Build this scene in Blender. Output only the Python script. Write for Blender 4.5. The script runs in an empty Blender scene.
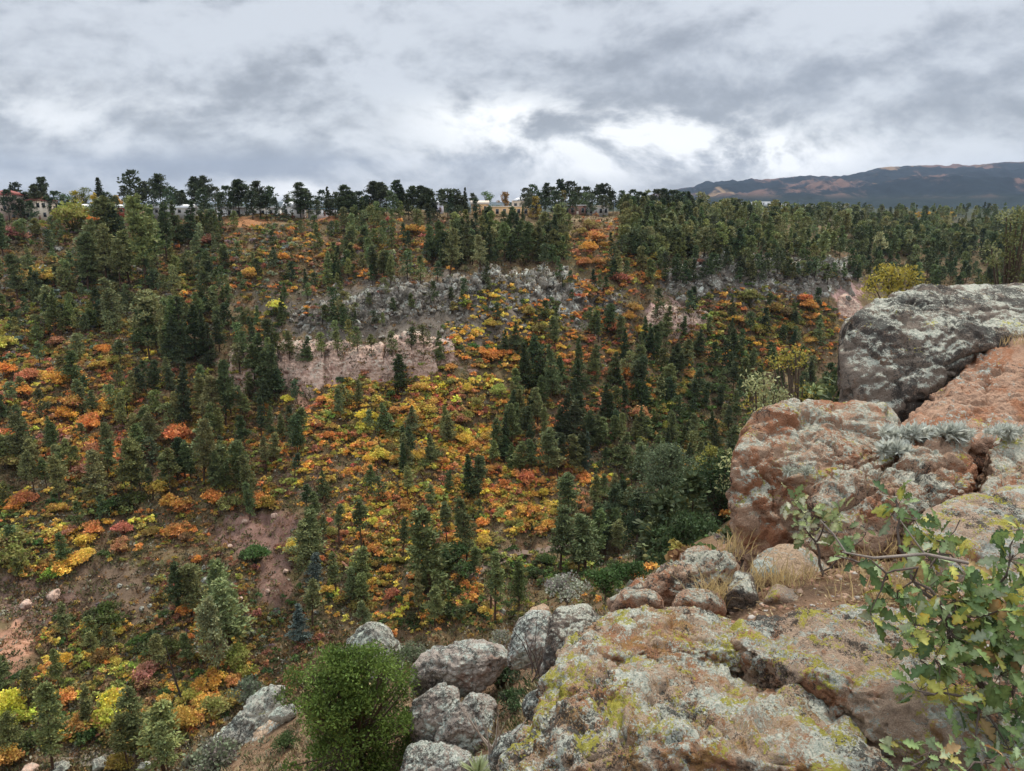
import bpy, bmesh, math, random, time
import numpy as np
from mathutils import Vector, Matrix
from mathutils.bvhtree import BVHTree
T0 = time.time()
R = math.radians
rnd = random.Random(7)
rng = np.random.default_rng(11)
scene = bpy.context.scene
COL = scene.collection

# ------------------------------------------------------------------ camera
F_PX, W_PX, H_PX = 745.0, 1024, 771
PITCH = R(13.98)
CP, SP = math.cos(PITCH), math.sin(PITCH)
cam_d = bpy.data.cameras.new('camera')
cam = bpy.data.objects.new('camera', cam_d)
COL.objects.link(cam)
cam_d.sensor_width = 36.0
cam_d.lens = 36.0 * F_PX / W_PX
cam_d.clip_start = 0.05
cam_d.clip_end = 60000
cam.rotation_euler = (math.pi / 2 - PITCH, 0, 0)
scene.camera = cam


def P(px, py, Y):
    """photo pixel + forward distance -> world point"""
    a = (px - 512.0) / F_PX
    u = (385.5 - py) / F_PX
    dy = CP + u * SP
    return Vector((a * Y / dy, Y, (-SP + u * CP) * Y / dy))


def proj(X, Y, Z):
    X = np.asarray(X, float); Y = np.asarray(Y, float); Z = np.asarray(Z, float)
    dep = Y * CP - Z * SP
    up = Y * SP + Z * CP
    dep = np.where(dep < 0.01, 0.01, dep)
    return 512 + F_PX * X / dep, 385.5 - F_PX * up / dep


def XC(px, Y, z=-5.0):
    """world x of a photo column at forward distance Y and height z"""
    return (px - 512.0) / F_PX * (Y * CP - z * SP)


# ------------------------------------------------------------------ noise
PERM = np.random.default_rng(3).permutation(256)
PERM = np.concatenate([PERM, PERM, PERM])
G3 = np.random.default_rng(4).normal(size=(256, 3))
G3 /= np.linalg.norm(G3, axis=1)[:, None]


def perlin(p):
    p = np.asarray(p, float)
    i = np.floor(p).astype(np.int64)
    f = p - i
    u = f * f * f * (f * (f * 6 - 15) + 10)
    i &= 255
    out = 0
    for dx in (0, 1):
        wx = u[:, 0] if dx else 1 - u[:, 0]
        for dy in (0, 1):
            wy = u[:, 1] if dy else 1 - u[:, 1]
            for dz in (0, 1):
                wz = u[:, 2] if dz else 1 - u[:, 2]
                h = PERM[PERM[PERM[(i[:, 0] + dx) & 255] + ((i[:, 1] + dy) & 255)] + ((i[:, 2] + dz) & 255)]
                g = G3[h]
                out = out + wx * wy * wz * (g[:, 0] * (f[:, 0] - dx) + g[:, 1] * (f[:, 1] - dy) + g[:, 2] * (f[:, 2] - dz))
    return out * 1.6


def fbm(p, octv=4, gain=0.5, lac=2.03, ridged=False):
    out, a, s = 0, 1.0, 1.0
    for k in range(octv):
        n = perlin(p * s + 17.3 * k)
        if ridged:
            n = 1 - 2 * np.abs(n)
        out = out + a * n
        a *= gain
        s *= lac
    return out


def worley(p):
    """F1, F2 distance and a random value per cell"""
    i = np.floor(p).astype(np.int64)
    f = p - i
    n = len(p)
    f1 = np.full(n, 9.0); f2 = np.full(n, 9.0); idv = np.zeros(n)
    for dx in (-1, 0, 1):
        for dy in (-1, 0, 1):
            for dz in (-1, 0, 1):
                h = PERM[PERM[PERM[(i[:, 0] + dx) & 255] + ((i[:, 1] + dy) & 255)] + ((i[:, 2] + dz) & 255)]
                c = G3[h] * 0.42 + 0.5 + np.array([dx, dy, dz])
                d = np.linalg.norm(c - f, axis=1)
                near = d < f1
                f2 = np.where(near, f1, np.minimum(f2, d))
                idv = np.where(near, h / 255.0, idv)
                f1 = np.where(near, d, f1)
    return f1, f2, idv


# ------------------------------------------------------------------ mesh helpers
def mesh_np(name, V, F, mat=None, col=None, smooth=False):
    """V (n,3); F (m,k) or list of such arrays; col (n,3) colour per vertex"""
    Fs = F if isinstance(F, list) else [F]
    Fs = [np.asarray(f, np.int32) for f in Fs if len(f)]
    V = np.asarray(V, np.float32)
    me = bpy.data.meshes.new(name)
    me.vertices.add(len(V))
    me.vertices.foreach_set('co', V.ravel())
    idx = np.concatenate([f.ravel() for f in Fs])
    tot = np.concatenate([np.full(len(f), f.shape[1], np.int32) for f in Fs])
    start = np.concatenate([[0], np.cumsum(tot)[:-1]]).astype(np.int32)
    me.loops.add(len(idx))
    me.loops.foreach_set('vertex_index', idx.astype(np.int32))
    me.polygons.add(len(tot))
    me.polygons.foreach_set('loop_start', start)
    me.polygons.foreach_set('loop_total', tot)
    if smooth:
        me.polygons.foreach_set('use_smooth', np.ones(len(tot), bool))
    me.update(calc_edges=True)
    if col is not None:
        ca = me.color_attributes.new('tint', 'FLOAT_COLOR', 'POINT')
        c4 = np.ones((len(V), 4), np.float32)
        c4[:, :3] = col
        ca.data.foreach_set('color', c4.ravel())
    if mat is not None:
        me.materials.append(mat)
    return me


def link(name, me, parent=None, label=None, cat=None, group=None, kind=None, color=None):
    o = bpy.data.objects.new(name, me)
    COL.objects.link(o)
    if parent is not None:
        o.parent = parent
    tag(o, label, cat, group, kind)
    if color is not None:
        o.color = (*color, 1)
    return o


def tag(o, label=None, cat=None, group=None, kind=None):
    for k, v in (('label', label), ('category', cat), ('group', group), ('kind', kind)):
        if v:
            o[k] = v
    return o


def empty(name, loc, rz=0.0, label=None, cat=None, group=None, scale=1.0):
    o = bpy.data.objects.new(name, None)
    COL.objects.link(o)
    o.location = loc
    o.rotation_euler = (0, 0, rz)
    o.scale = (scale,) * 3 if not hasattr(scale, '__len__') else scale
    return tag(o, label, cat, group)


class MB:
    """collects vertex / face arrays for one mesh"""
    def __init__(self):
        self.V, self.C, self.F3, self.F4, self.n = [], [], [], [], 0

    def add(self, V, F3=None, F4=None, col=(1, 1, 1)):
        V = np.asarray(V, float)
        if F3 is not None and len(F3):
            self.F3.append(np.asarray(F3) + self.n)
        if F4 is not None and len(F4):
            self.F4.append(np.asarray(F4) + self.n)
        self.V.append(V)
        c = np.asarray(col, float)
        self.C.append(np.broadcast_to(c, (len(V), 3)) if c.ndim == 1 else c)
        self.n += len(V)

    def box(self, lo, hi, col=(1, 1, 1)):
        x0, y0, z0 = lo; x1, y1, z1 = hi
        V = [(x0, y0, z0), (x1, y0, z0), (x1, y1, z0), (x0, y1, z0), (x0, y0, z1), (x1, y0, z1), (x1, y1, z1), (x0, y1, z1)]
        self.add(V, F4=[(0, 3, 2, 1), (4, 5, 6, 7), (0, 1, 5, 4), (1, 2, 6, 5), (2, 3, 7, 6), (3, 0, 4, 7)], col=col)

    def tube(self, pts, rad, sides=6, col=(1, 1, 1)):
        pts = np.asarray(pts, float); n = len(pts)
        tan = np.gradient(pts, axis=0)
        tan /= np.linalg.norm(tan, axis=1)[:, None] + 1e-9
        ref = np.array([0.31, 0.2, 0.93]) if abs(tan[0][2]) < 0.9 else np.array([1.0, 0.1, 0.05])
        a = np.cross(tan, ref); a /= np.linalg.norm(a, axis=1)[:, None] + 1e-9
        b = np.cross(tan, a)
        th = np.arange(sides) * 2 * math.pi / sides
        V = pts[:, None, :] + (np.cos(th)[None, :, None] * a[:, None, :] + np.sin(th)[None, :, None] * b[:, None, :]) * np.asarray(rad, float)[:, None, None]
        F = [(i * sides + j, i * sides + (j + 1) % sides, (i + 1) * sides + (j + 1) % sides, (i + 1) * sides + j) for i in range(n - 1) for j in range(sides)]
        self.add(V.reshape(-1, 3), F4=F, col=col)

    def diamonds(self, C, D, L, Wd, col, rg, bend=0.0):
        """leaf-like pointed quads: centre C, direction D, length L, width Wd"""
        n = len(C)
        D = D / (np.linalg.norm(D, axis=1)[:, None] + 1e-9)
        S = np.cross(D, rg.normal(size=(n, 3)))
        S /= np.linalg.norm(S, axis=1)[:, None] + 1e-9
        L = np.broadcast_to(np.asarray(L, float), (n,))[:, None]; Wd = np.broadcast_to(np.asarray(Wd, float), (n,))[:, None]
        N = np.cross(D, S)
        V = np.stack([C - D * L / 2, C + S * Wd / 2 + D * L * 0.08 + N * bend * Wd, C + D * L / 2, C - S * Wd / 2 + D * L * 0.08 + N * bend * Wd], axis=1).reshape(-1, 3)
        col = np.asarray(col, float)
        col = np.repeat(col, 4, axis=0) if col.ndim == 2 else col
        self.add(V, F4=np.arange(n * 4).reshape(n, 4), col=col)

    def mesh(self, name, mat, smooth=False):
        Fs = []
        if self.F4: Fs.append(np.concatenate(self.F4))
        if self.F3: Fs.append(np.concatenate(self.F3))
        return mesh_np(name, np.concatenate(self.V), Fs, mat, np.concatenate(self.C), smooth)


# ------------------------------------------------------------------ node helpers
class NT:
    def __init__(self, name, world=False):
        if world:
            self.m = bpy.data.worlds.new(name)
        else:
            self.m = bpy.data.materials.new(name)
        self.m.use_nodes = True
        self.t = self.m.node_tree
        self.t.nodes.clear()

    def n(self, typ, **kw):
        nd = self.t.nodes.new(typ)
        for k, v in kw.items():
            setattr(nd, k, v)
        return nd

    def set(self, nd, key, v):
        if v is None:
            return
        if hasattr(v, 'is_output'):
            self.t.links.new(v, nd.inputs[key])
        else:
            s = nd.inputs[key]
            try:
                n = len(s.default_value)
                if not hasattr(v, '__len__'):
                    v = (v,) * n
                elif n == 4 and len(v) == 3:
                    v = (*v, 1)
            except TypeError:
                pass
            s.default_value = v

    def math(self, op, a, b=None, c=None, clamp=False):
        nd = self.n('ShaderNodeMath', operation=op, use_clamp=clamp)
        self.set(nd, 0, a); self.set(nd, 1, b); self.set(nd, 2, c)
        return nd.outputs[0]

    def vmath(self, op, a, b=None, scale=None):
        nd = self.n('ShaderNodeVectorMath', operation=op)
        self.set(nd, 0, a); self.set(nd, 1, b)
        if scale is not None: self.set(nd, 'Scale', scale)
        return nd.outputs['Value'] if op in ('LENGTH', 'DOT_PRODUCT', 'DISTANCE') else nd.outputs[0]

    def noise(self, vec, scale, detail=5, rough=0.55, dist=0.0, w=None):
        nd = self.n('ShaderNodeTexNoise')
        if w is not None:
            nd.noise_dimensions = '4D'; self.set(nd, 'W', w)
        self.set(nd, 'Vector', vec); self.set(nd, 'Scale', scale); self.set(nd, 'Detail', detail)
        self.set(nd, 'Roughness', rough); self.set(nd, 'Distortion', dist)
        return nd.outputs[0]

    def voronoi(self, vec, scale, feature='F1', out='Distance', rand=1.0):
        nd = self.n('ShaderNodeTexVoronoi', feature=feature)
        self.set(nd, 'Vector', vec); self.set(nd, 'Scale', scale); self.set(nd, 'Randomness', rand)
        return nd.outputs[out]

    def step(self, v, lo, hi):
        nd = self.n('ShaderNodeMapRange', clamp=True, interpolation_type='SMOOTHSTEP')
        self.set(nd, 'Value', v); self.set(nd, 'From Min', lo); self.set(nd, 'From Max', hi)
        return nd.outputs[0]

    def mix(self, f, a, b, blend='MIX'):
        nd = self.n('ShaderNodeMix', data_type='RGBA', blend_type=blend)
        self.set(nd, 'Factor', f); self.set(nd, 6, a); self.set(nd, 7, b)
        return nd.outputs[2]

    def attr(self, name):
        return self.n('ShaderNodeAttribute', attribute_name=name).outputs['Color']

    def bump(self, h, strength=0.5, dist=0.1):
        nd = self.n('ShaderNodeBump')
        self.set(nd, 'Height', h); self.set(nd, 'Strength', strength); self.set(nd, 'Distance', dist)
        return nd.outputs[0]

    def principled(self, base, rough=0.85, normal=None, spec=0.2, **kw):
        nd = self.n('ShaderNodeBsdfPrincipled')
        self.set(nd, 'Base Color', base); self.set(nd, 'Roughness', rough)
        self.set(nd, 'Specular IOR Level', spec)
        if normal is not None: self.set(nd, 'Normal', normal)
        for k, v in kw.items(): self.set(nd, k, v)
        return nd.outputs[0]

    def out(self, sh):
        o = self.n('ShaderNodeOutputMaterial')
        self.t.links.new(sh, o.inputs['Surface'])
        return self.m


def foliage_mat(name, trans=0.25, spec=0.15, rough=0.6):
    k = NT(name)
    c = k.mix(1.0, k.attr('tint'), k.n('ShaderNodeObjectInfo').outputs['Color'], 'MULTIPLY')
    b = k.principled(c, rough, spec=spec)
    tr = k.n('ShaderNodeBsdfTranslucent'); k.set(tr, 'Color', c)
    mx = k.n('ShaderNodeMixShader'); k.set(mx, 0, trans)
    k.t.links.new(b, mx.inputs[1]); k.t.links.new(tr.outputs[0], mx.inputs[2])
    return k.out(mx.outputs[0])


def tint_mat(name, rough=0.9, spec=0.1, nscale=8.0, amt=0.5):
    k = NT(name)
    co = k.n('ShaderNodeTexCoord').outputs['Object']
    c = k.mix(1.0, k.attr('tint'), k.n('ShaderNodeObjectInfo').outputs['Color'], 'MULTIPLY')
    f = k.noise(co, nscale, 6, 0.65)
    v = k.math('MULTIPLY_ADD', f, amt * 2, 1 - amt)
    c = k.mix(1.0, c, v, 'MULTIPLY')
    return k.out(k.principled(c, rough, k.bump(f, 0.6, 0.05), spec))


def plain_mat(name, col, rough=0.7, spec=0.3, nscale=3.0, amt=0.15, **kw):
    k = NT(name)
    co = k.n('ShaderNodeTexCoord').outputs['Object']
    f = k.noise(co, nscale, 5, 0.6)
    c = k.mix(1.0, (*col, 1), k.math('MULTIPLY_ADD', f, amt * 2, 1 - amt), 'MULTIPLY')
    return k.out(k.principled(c, rough, None, spec, **kw))


M_LEAF = foliage_mat('leaf_foliage', 0.3)
M_NEEDLE = foliage_mat('needle_foliage', 0.15)
M_BARK = tint_mat('bark', nscale=6)
M_LITTER = tint_mat('brush', nscale=2, amt=0.3)


def rock_mat(name, base=(0.34, 0.24, 0.18), red=(0.25, 0.105, 0.055), pale=(0.50, 0.50, 0.44), dark=(0.05, 0.047, 0.043),
             red_amt=0.4, pale_amt=0.5, dark_amt=0.4, yellow_amt=0.0, S=1.0, bump=0.02, top_pale=0.15, ochre_amt=0.3, upr=(-0.1, 0.8)):
    """weathered tuff: S = pattern scale per metre"""
    k = NT(name)
    co = k.n('ShaderNodeTexCoord').outputs['Object']
    nz = k.n('ShaderNodeSeparateXYZ'); k.t.links.new(k.n('ShaderNodeNewGeometry').outputs['Normal'], nz.inputs[0])
    up = k.step(nz.outputs['Z'], *upr)
    big = k.noise(co, 1.3 * S, 4, 0.6, 0.6)
    mid = k.noise(co, 5.0 * S, 8, 0.68, 0.4)
    fine = k.noise(co, 22.0 * S, 8, 0.72, 0.2)
    grit = k.noise(co, 80.0 * S, 6, 0.75)
    c = k.mix(k.step(k.math('ADD', k.math('MULTIPLY', big, 0.6), k.math('MULTIPLY', mid, 0.4)), 0.62 - red_amt * 0.3, 0.72 - red_amt * 0.3), (*base, 1), (*red, 1))
    oc = k.noise(co, 3.1 * S, 8, 0.7, 0.8, w=4.0)
    c = k.mix(k.math('MULTIPLY', k.step(oc, 0.66 - ochre_amt * 0.2, 0.74 - ochre_amt * 0.2), 0.75), c, (0.36, 0.20, 0.07, 1))
    # grain
    c = k.mix(1.0, c, k.math('MULTIPLY_ADD', grit, 2.2, -0.1), 'MULTIPLY')
    # pale lichen crusts
    pn = k.math('ADD', k.math('MULTIPLY', k.noise(co, 7.0 * S, 10, 0.75, 0.5, w=1.0), 0.6), k.math('MULTIPLY', k.noise(co, 34.0 * S, 8, 0.7, 0.3, w=2.5), 0.4))
    pn = k.math('ADD', pn, k.math('MULTIPLY', k.math('SUBTRACT', k.noise(co, 1.7 * S, 3, 0.5, 0.3, w=7.0), 0.5), 0.45))
    pn = k.math('ADD', k.math('MULTIPLY', up, top_pale * 0.5), pn)
    th = 0.635 + top_pale * 0.2 - pale_amt * 0.2
    pm = k.step(pn, th, th + 0.05)
    pc = k.mix(k.step(fine, 0.3, 0.7), (pale[0] * 0.5, pale[1] * 0.62, pale[2] * 0.62, 1), (pale[0] * 1.25, pale[1] * 1.25, pale[2] * 1.22, 1))
    c = k.mix(pm, c, pc)
    # dark lichen / pits
    dn = k.math('ADD', k.math('MULTIPLY', k.noise(co, 9.0 * S, 10, 0.72, 0.4, w=11.0), 0.55), k.math('MULTIPLY', k.noise(co, 48.0 * S, 7, 0.7, 0.2, w=5.0), 0.45))
    dn = k.math('ADD', dn, k.math('MULTIPLY', k.math('SUBTRACT', k.noise(co, 1.1 * S, 3, 0.5, 0.3, w=17.0), 0.5), 0.5))
    dm = k.step(dn, 0.62 - dark_amt * 0.2, 0.66 - dark_amt * 0.2)
    c = k.mix(k.math('MULTIPLY', dm, 0.85), c, (*dark, 1))
    if yellow_amt > 0:
        yn = k.math('ADD', k.math('MULTIPLY', k.noise(co, 2.2 * S, 4, 0.55, 0.5, w=21.0), 0.55), k.math('MULTIPLY', k.noise(co, 26.0 * S, 7, 0.7, 0.4, w=23.0), 0.45))
        yn = k.math('MULTIPLY_ADD', up, 0.05, yn)
        ym = k.step(yn, 0.66 - yellow_amt * 0.14, 0.69 - yellow_amt * 0.14)
        c = k.mix(k.math('MULTIPLY', ym, 0.9), c, k.mix(fine, (0.30, 0.24, 0.03, 1), (0.58, 0.56, 0.10, 1)))
    pit = k.step(k.voronoi(co, 16.0 * S), 0.0, 0.35)
    h = k.math('ADD', k.math('MULTIPLY', mid, 1.2), k.math('ADD', k.math('MULTIPLY', fine, 0.6), k.math('MULTIPLY', grit, 0.3)))
    h = k.math('ADD', h, k.math('MULTIPLY', pit, 0.25))
    h = k.math('ADD', h, k.math('MULTIPLY', pm, 0.08))
    return k.out(k.principled(c, 0.92, k.bump(h, 1.0, bump), 0.12))


# ------------------------------------------------------------------ terrain
# columns of the far slope: photo column -> (photo row, forward distance)
COLS = {
    -160: [(800, 98), (700, 112), (620, 132), (540, 158), (450, 188), (380, 218), (300, 258), (250, 298), (214, 338)],
    0: [(790, 101), (700, 116), (620, 136), (540, 162), (450, 192), (380, 222), (300, 262), (250, 302), (216, 340)],
    100: [(780, 105), (700, 120), (620, 140), (540, 165), (450, 195), (380, 225), (300, 265), (250, 305), (214, 343)],
    250: [(735, 114), (620, 140), (540, 163), (450, 198), (392, 224), (352, 233), (300, 260), (250, 300), (217, 345)],
    400: [(640, 132), (560, 155), (480, 185), (398, 225), (345, 233), (290, 262), (250, 300), (213, 350)],
    520: [(575, 160), (545, 170), (480, 192), (400, 228), (330, 252), (285, 270), (250, 305), (214, 352)],
    620: [(552, 178), (480, 202), (400, 235), (340, 265), (300, 285), (265, 302), (240, 330), (215, 368)],
    720: [(452, 226), (400, 255), (340, 290), (308, 304), (268, 320), (240, 380), (218, 480)],
    820: [(387, 290), (340, 315), (302, 335), (262, 352), (240, 430), (222, 600)],
    910: [(332, 350), (285, 395), (255, 450), (228, 640)],
    1030: [(300, 385), (262, 450), (234, 660)],
    1180: [(290, 400), (255, 480), (232, 680)],
}
ctl = []
for px, lst in COLS.items():
    for py, Y in lst:
        p = P(px, py, Y); ctl.append((p.x, p.y, p.z))
# near rim and near slope: photo column, distance, height
for px, Y, z in [(-200, 60, -62), (0, 60, -60), (150, 60, -58), (300, 60, -55), (420, 60, -52), (520, 60, -46), (612, 60, -40), (690, 60, -30), (800, 60, -23), (950, 60, -17), (1150, 60, -14),
                 (-200, 25, -26), (0, 25, -25), (150, 25, -23), (250, 25, -20.3), (320, 24, -17.6), (375, 24, -17.0), (450, 24, -17.0), (520, 24, -15.5), (612, 24, -14.0), (700, 24, -11.5), (800, 24, -10.5), (950, 24, -8.5), (1150, 24, -7.5),
                 (0, 12, -15), (200, 12, -13.5), (350, 14, -13.4), (450, 14, -13.0), (520, 12, -10.6), (570, 9, -7.2), (612, 12, -7.5), (700, 12, -6.0), (800, 12, -5.6), (950, 12, -4.5), (1150, 12, -4.2),
                 (300, 6, -7), (420, 5, -6.2), (520, 4.2, -4.8), (600, 4.5, -3.8), (690, 4.2, -2.6), (720, 6.5, -4.0), (800, 4.5, -2.42), (900, 4.5, -2.38), (1000, 4.5, -2.4), (850, 7, -3.4), (950, 7.5, -3.2), (1100, 7, -3.0),
                 (700, 3, -2.6), (900, 3, -2.25), (1030, 2.6, -2.15), (500, 2, -2.8), (300, 2.0, -3.2), (800, 1.5, -2.1), (512, 0.8, -1.9),
                 (640, 100, -62), (700, 100, -45), (700, 150, -66), (760, 120, -44), (760, 180, -66), (850, 150, -44), (850, 250, -60), (1000, 150, -36), (1000, 260, -52), (1180, 200, -44), (1180, 300, -60)]:
    ctl.append((XC(px, Y, z), Y, z))
for X, Y, z in [(-400, -8, -30), (-60, -8, -6), (0, -8, -1.7), (60, -8, -1.5), (400, -8, -1),
                (-700, 1000, -16), (0, 1000, -15), (400, 1000, -15), (800, 1000, -16),
                (-2000, 3000, -40), (0, 3000, -40), (2000, 3000, -45), (-7000, 10000, -60), (0, 10000, -60), (7000, 10000, -60)]:
    ctl.append((X, Y, z))
for px in (-160, 50, 210, 350, 450, 560):     # flat mesa top behind the rim
    for Y, z in ((385, -7.6), (450, -9.0), (600, -11.5), (800, -14.0)):
        ctl.append((XC(px, Y, z), Y, z))
ctl = np.array(ctl)
CK = 20.0


def uv_of(X, Y):
    Yc = np.maximum(Y, -8.0) + CK
    return np.stack([X / Yc * 1.6, np.log(Yc) * 1.1], -1), Yc


_cuv, _cy = uv_of(ctl[:, 0], ctl[:, 1])
_A = np.linalg.norm(_cuv[:, None] - _cuv[None], axis=-1)
_n = len(ctl)
_K = np.zeros((_n + 3, _n + 3)); _K[:_n, :_n] = _A + np.eye(_n) * -0.002
_K[:_n, _n] = 1; _K[_n, :_n] = 1
_K[:_n, _n + 1:] = _cuv; _K[_n + 1:, :_n] = _cuv.T
_w = np.linalg.solve(_K, np.concatenate([ctl[:, 2] / _cy, np.zeros(3)]))


def ground_np(X, Y, rough=True):
    X = np.asarray(X, float); Y = np.asarray(Y, float)
    out = np.empty(len(X))
    for a in range(0, len(X), 40000):
        s = slice(a, a + 40000)
        q, yc = uv_of(X[s], Y[s])
        d = np.sqrt(((q[:, None] - _cuv[None]) ** 2).sum(-1))
        out[s] = (d @ _w[:_n] + _w[_n] + q @ _w[_n + 1:]) * yc
    if rough:
        p = np.stack([X, Y, np.zeros_like(X)], -1)
        amp = np.clip(np.abs(Y) * 0.012, 0.03, 2.2) * np.where(Y > 700, 0.6, 1)
        out = out + fbm(p / 26.0, 3) * amp
        out = out + fbm(p / 5.0 + 9, 3, ridged=False) * np.clip(np.abs(Y) * 0.003, 0.03, 0.45)
        # gullies running down the slope
        g = fbm(np.stack([X / 16.0, Y / 70.0, np.zeros_like(X)], -1) + 31, 3, ridged=True)
        out = out - np.clip(g - 0.75, 0, 1) * 4.5 * np.clip((Y - 90) / 60, 0, 1) * np.clip((360 - Y) / 60, 0, 1)
    return out


rows = np.concatenate([np.linspace(-80, 0, 24, endpoint=False), np.geomspace(6, 106, 150) - 6, np.linspace(100.5, 362, 380), np.geomspace(363, 1000, 110), np.geomspace(1010, 12000, 46)])
tcol = np.linspace(-1, 1, 640)
RY = np.repeat(rows, len(tcol))
RX = np.tile(tcol, len(rows)) * np.sqrt(60.0 ** 2 + (1.0 * RY) ** 2)
RZ = ground_np(RX, RY)
PX, PY = proj(RX, RY, RZ)
pn = np.stack([RX, RY, RZ], -1)


def ell(cx, cy, rx, ry, soft=0.35, seed=0.0, X=None, Y=None):
    X = PX if X is None else X; Y = PY if Y is None else Y
    d = np.sqrt(((X - cx) / rx) ** 2 + ((Y - cy) / ry) ** 2)
    return np.clip((1 + soft - d) / soft, 0, 1)


n1 = fbm(pn / 9.0, 5, 0.6) * 0.5 + 0.5
n2 = fbm(pn / 3.1 + 50, 4, 0.6) * 0.5 + 0.5
soil = np.empty((len(RX), 3))
A_, B_, C_ = np.array([0.105, 0.085, 0.042]), np.array([0.12, 0.075, 0.045]), np.array([0.17, 0.13, 0.07])
soil[:] = A_ + (B_ - A_) * np.clip(n1 * 1.6 - 0.3, 0, 1)[:, None]
soil += (C_ - soil) * np.clip(n2 * 2.2 - 1.1, 0, 1)[:, None] * 0.8
ZONES = [  # cx, cy, rx, ry, colour, only on the far slope
    (440, 312, 185, 34, (0.115, 0.098, 0.08)), (765, 280, 95, 24, (0.115, 0.10, 0.085)),
    (345, 368, 100, 20, (0.33, 0.21, 0.165)), (250, 375, 16, 22, (0.36, 0.23, 0.18)), (303, 397, 8, 16, (0.42, 0.24, 0.16)), (365, 392, 10, 12, (0.38, 0.22, 0.16)),
    (681, 318, 30, 18, (0.36, 0.23, 0.20)), (848, 300, 14, 20, (0.36, 0.23, 0.20)),
    (258, 530, 44, 20, (0.165, 0.098, 0.078)), (276, 578, 16, 32, (0.165, 0.10, 0.078)), (300, 480, 22, 20, (0.12, 0.08, 0.055)),
    (112, 590, 46, 36, (0.115, 0.08, 0.055)), (30, 600, 45, 24, (0.14, 0.09, 0.07)), (12, 648, 20, 25, (0.34, 0.185, 0.12)),
    (482, 606, 22, 12, (0.24, 0.135, 0.09)), (245, 222, 24, 5, (0.27, 0.13, 0.06)), (322, 219, 14, 4, (0.27, 0.12, 0.06)), (90, 757, 50, 10, (0.26, 0.22, 0.17)),
    (395, 512, 30, 16, (0.17, 0.13, 0.06)), (590, 219, 30, 3, (0.30, 0.22, 0.13))]
wob = (fbm(pn / 7.0 + 80, 6, 0.7)) * 0.5
for cx, cy, rx, ry, c in ZONES:
    d = np.sqrt(((PX - cx) / rx) ** 2 + ((PY - cy) / ry) ** 2) + wob
    m = np.clip((1.15 - d) / 0.3, 0, 1) * (RY > 85) * (RY < 420)
    soil += (np.array(c) * (0.75 + 0.5 * n2[:, None]) - soil) * m[:, None] * 0.92
near = np.clip((30 - RY) / 15, 0, 1)[:, None]
soil += (np.array([0.30, 0.19, 0.12]) * (0.7 + 0.5 * n2[:, None]) - soil) * near
far = np.clip((RY - 420) / 500, 0, 1)[:, None]
soil *= 1.3
soil += (np.array([0.05, 0.06, 0.045]) - soil) * far
nr, nc = len(rows), len(tcol)
ii = (np.arange(nr - 1)[:, None] * nc + np.arange(nc - 1)[None]).ravel()
TF = np.stack([ii, ii + 1, ii + nc + 1, ii + nc], -1)
k = NT('ground_soil')
co = k.n('ShaderNodeTexCoord').outputs['Object']
fa, fb, fc = k.noise(co, 0.9, 8, 0.7, 0.3), k.noise(co, 4.0, 8, 0.72), k.noise(co, 25.0, 6, 0.7)
c = k.mix(1.0, k.attr('tint'), k.math('MULTIPLY_ADD', fb, 1.5, 0.25), 'MULTIPLY')
c = k.mix(k.step(fa, 0.52, 0.6), c, k.mix(1.0, c, (0.62, 0.56, 0.5, 1), 'MULTIPLY'))
c = k.mix(k.math('MULTIPLY', k.step(k.noise(co, 1.7, 9, 0.75, w=3.0), 0.60, 0.64), 0.7), c, (0.26, 0.20, 0.13, 1))
M_GROUND = k.out(k.principled(c, 0.95, k.bump(k.math('ADD', k.math('ADD', fa, fb), k.math('MULTIPLY', fc, 0.3)), 0.9, 0.35), 0.05))
ground = link('ground', mesh_np('ground', np.stack([RX, RY, RZ], -1), TF, M_GROUND, soil, smooth=True), label='canyon slopes and mesa tops of brown soil, dry grass and pink rock', kind='structure')
BVH = BVHTree.FromPolygons([Vector(v) for v in zip(RX, RY, RZ)], [tuple(int(q) for q in f) for f in TF])

BVHT = BVH


def gz(x, y):
    h = BVHT.ray_cast(Vector((x, y, 500)), Vector((0, 0, -1)))
    return h[0].z if h[0] is not None else float(ground_np([x], [y])[0])


def hit(px, py, ymin=0.0):
    """ground point seen at a photo pixel (beyond ymin)"""
    d = P(px, py, 1.0)
    o = d * ymin
    h = BVH.ray_cast(o, d.normalized(), 4000)
    return h[0]


print('terrain', round(time.time() - T0, 1))

# ------------------------------------------------------------------ world
wk = NT('sky_world', world=True)
scene.world = wk.m
gen = wk.n('ShaderNodeTexCoord').outputs['Generated']
sky = wk.n('ShaderNodeTexSky', sky_type='NISHITA', sun_disc=False)
SUN_EL, SUN_AZ = R(56), R(25)      # azimuth clockwise from the view direction (+Y)
sky.sun_elevation = SUN_EL
sky.sun_rotation = SUN_AZ
sx = wk.n('ShaderNodeSeparateXYZ'); wk.t.links.new(gen, sx.inputs[0])
zz = wk.math('MAXIMUM', sx.outputs['Z'], 0.0)
dn = wk.math('ADD', zz, 0.10)
pl = wk.n('ShaderNodeCombineXYZ')
wk.set(pl, 0, wk.math('DIVIDE', sx.outputs['X'], dn)); wk.set(pl, 1, wk.math('DIVIDE', sx.outputs['Y'], dn)); wk.set(pl, 2, wk.math('MULTIPLY', zz, 6.0))
big = wk.noise(pl.outputs[0], 0.45, 6, 0.55, 0.3)
dirn = wk.vmath('MULTIPLY', gen, (1, 1, 1.75))
puff = wk.noise(dirn, 5.2, 13, 0.585, 0.25, w=2.0)
puff_hi = wk.noise(wk.vmath('ADD', dirn, (0.0, 0.0, 0.035)), 5.2, 13, 0.585, 0.25, w=2.0)
fine = wk.noise(dirn, 21.0, 10, 0.64, 0.2, w=5.0)
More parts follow.
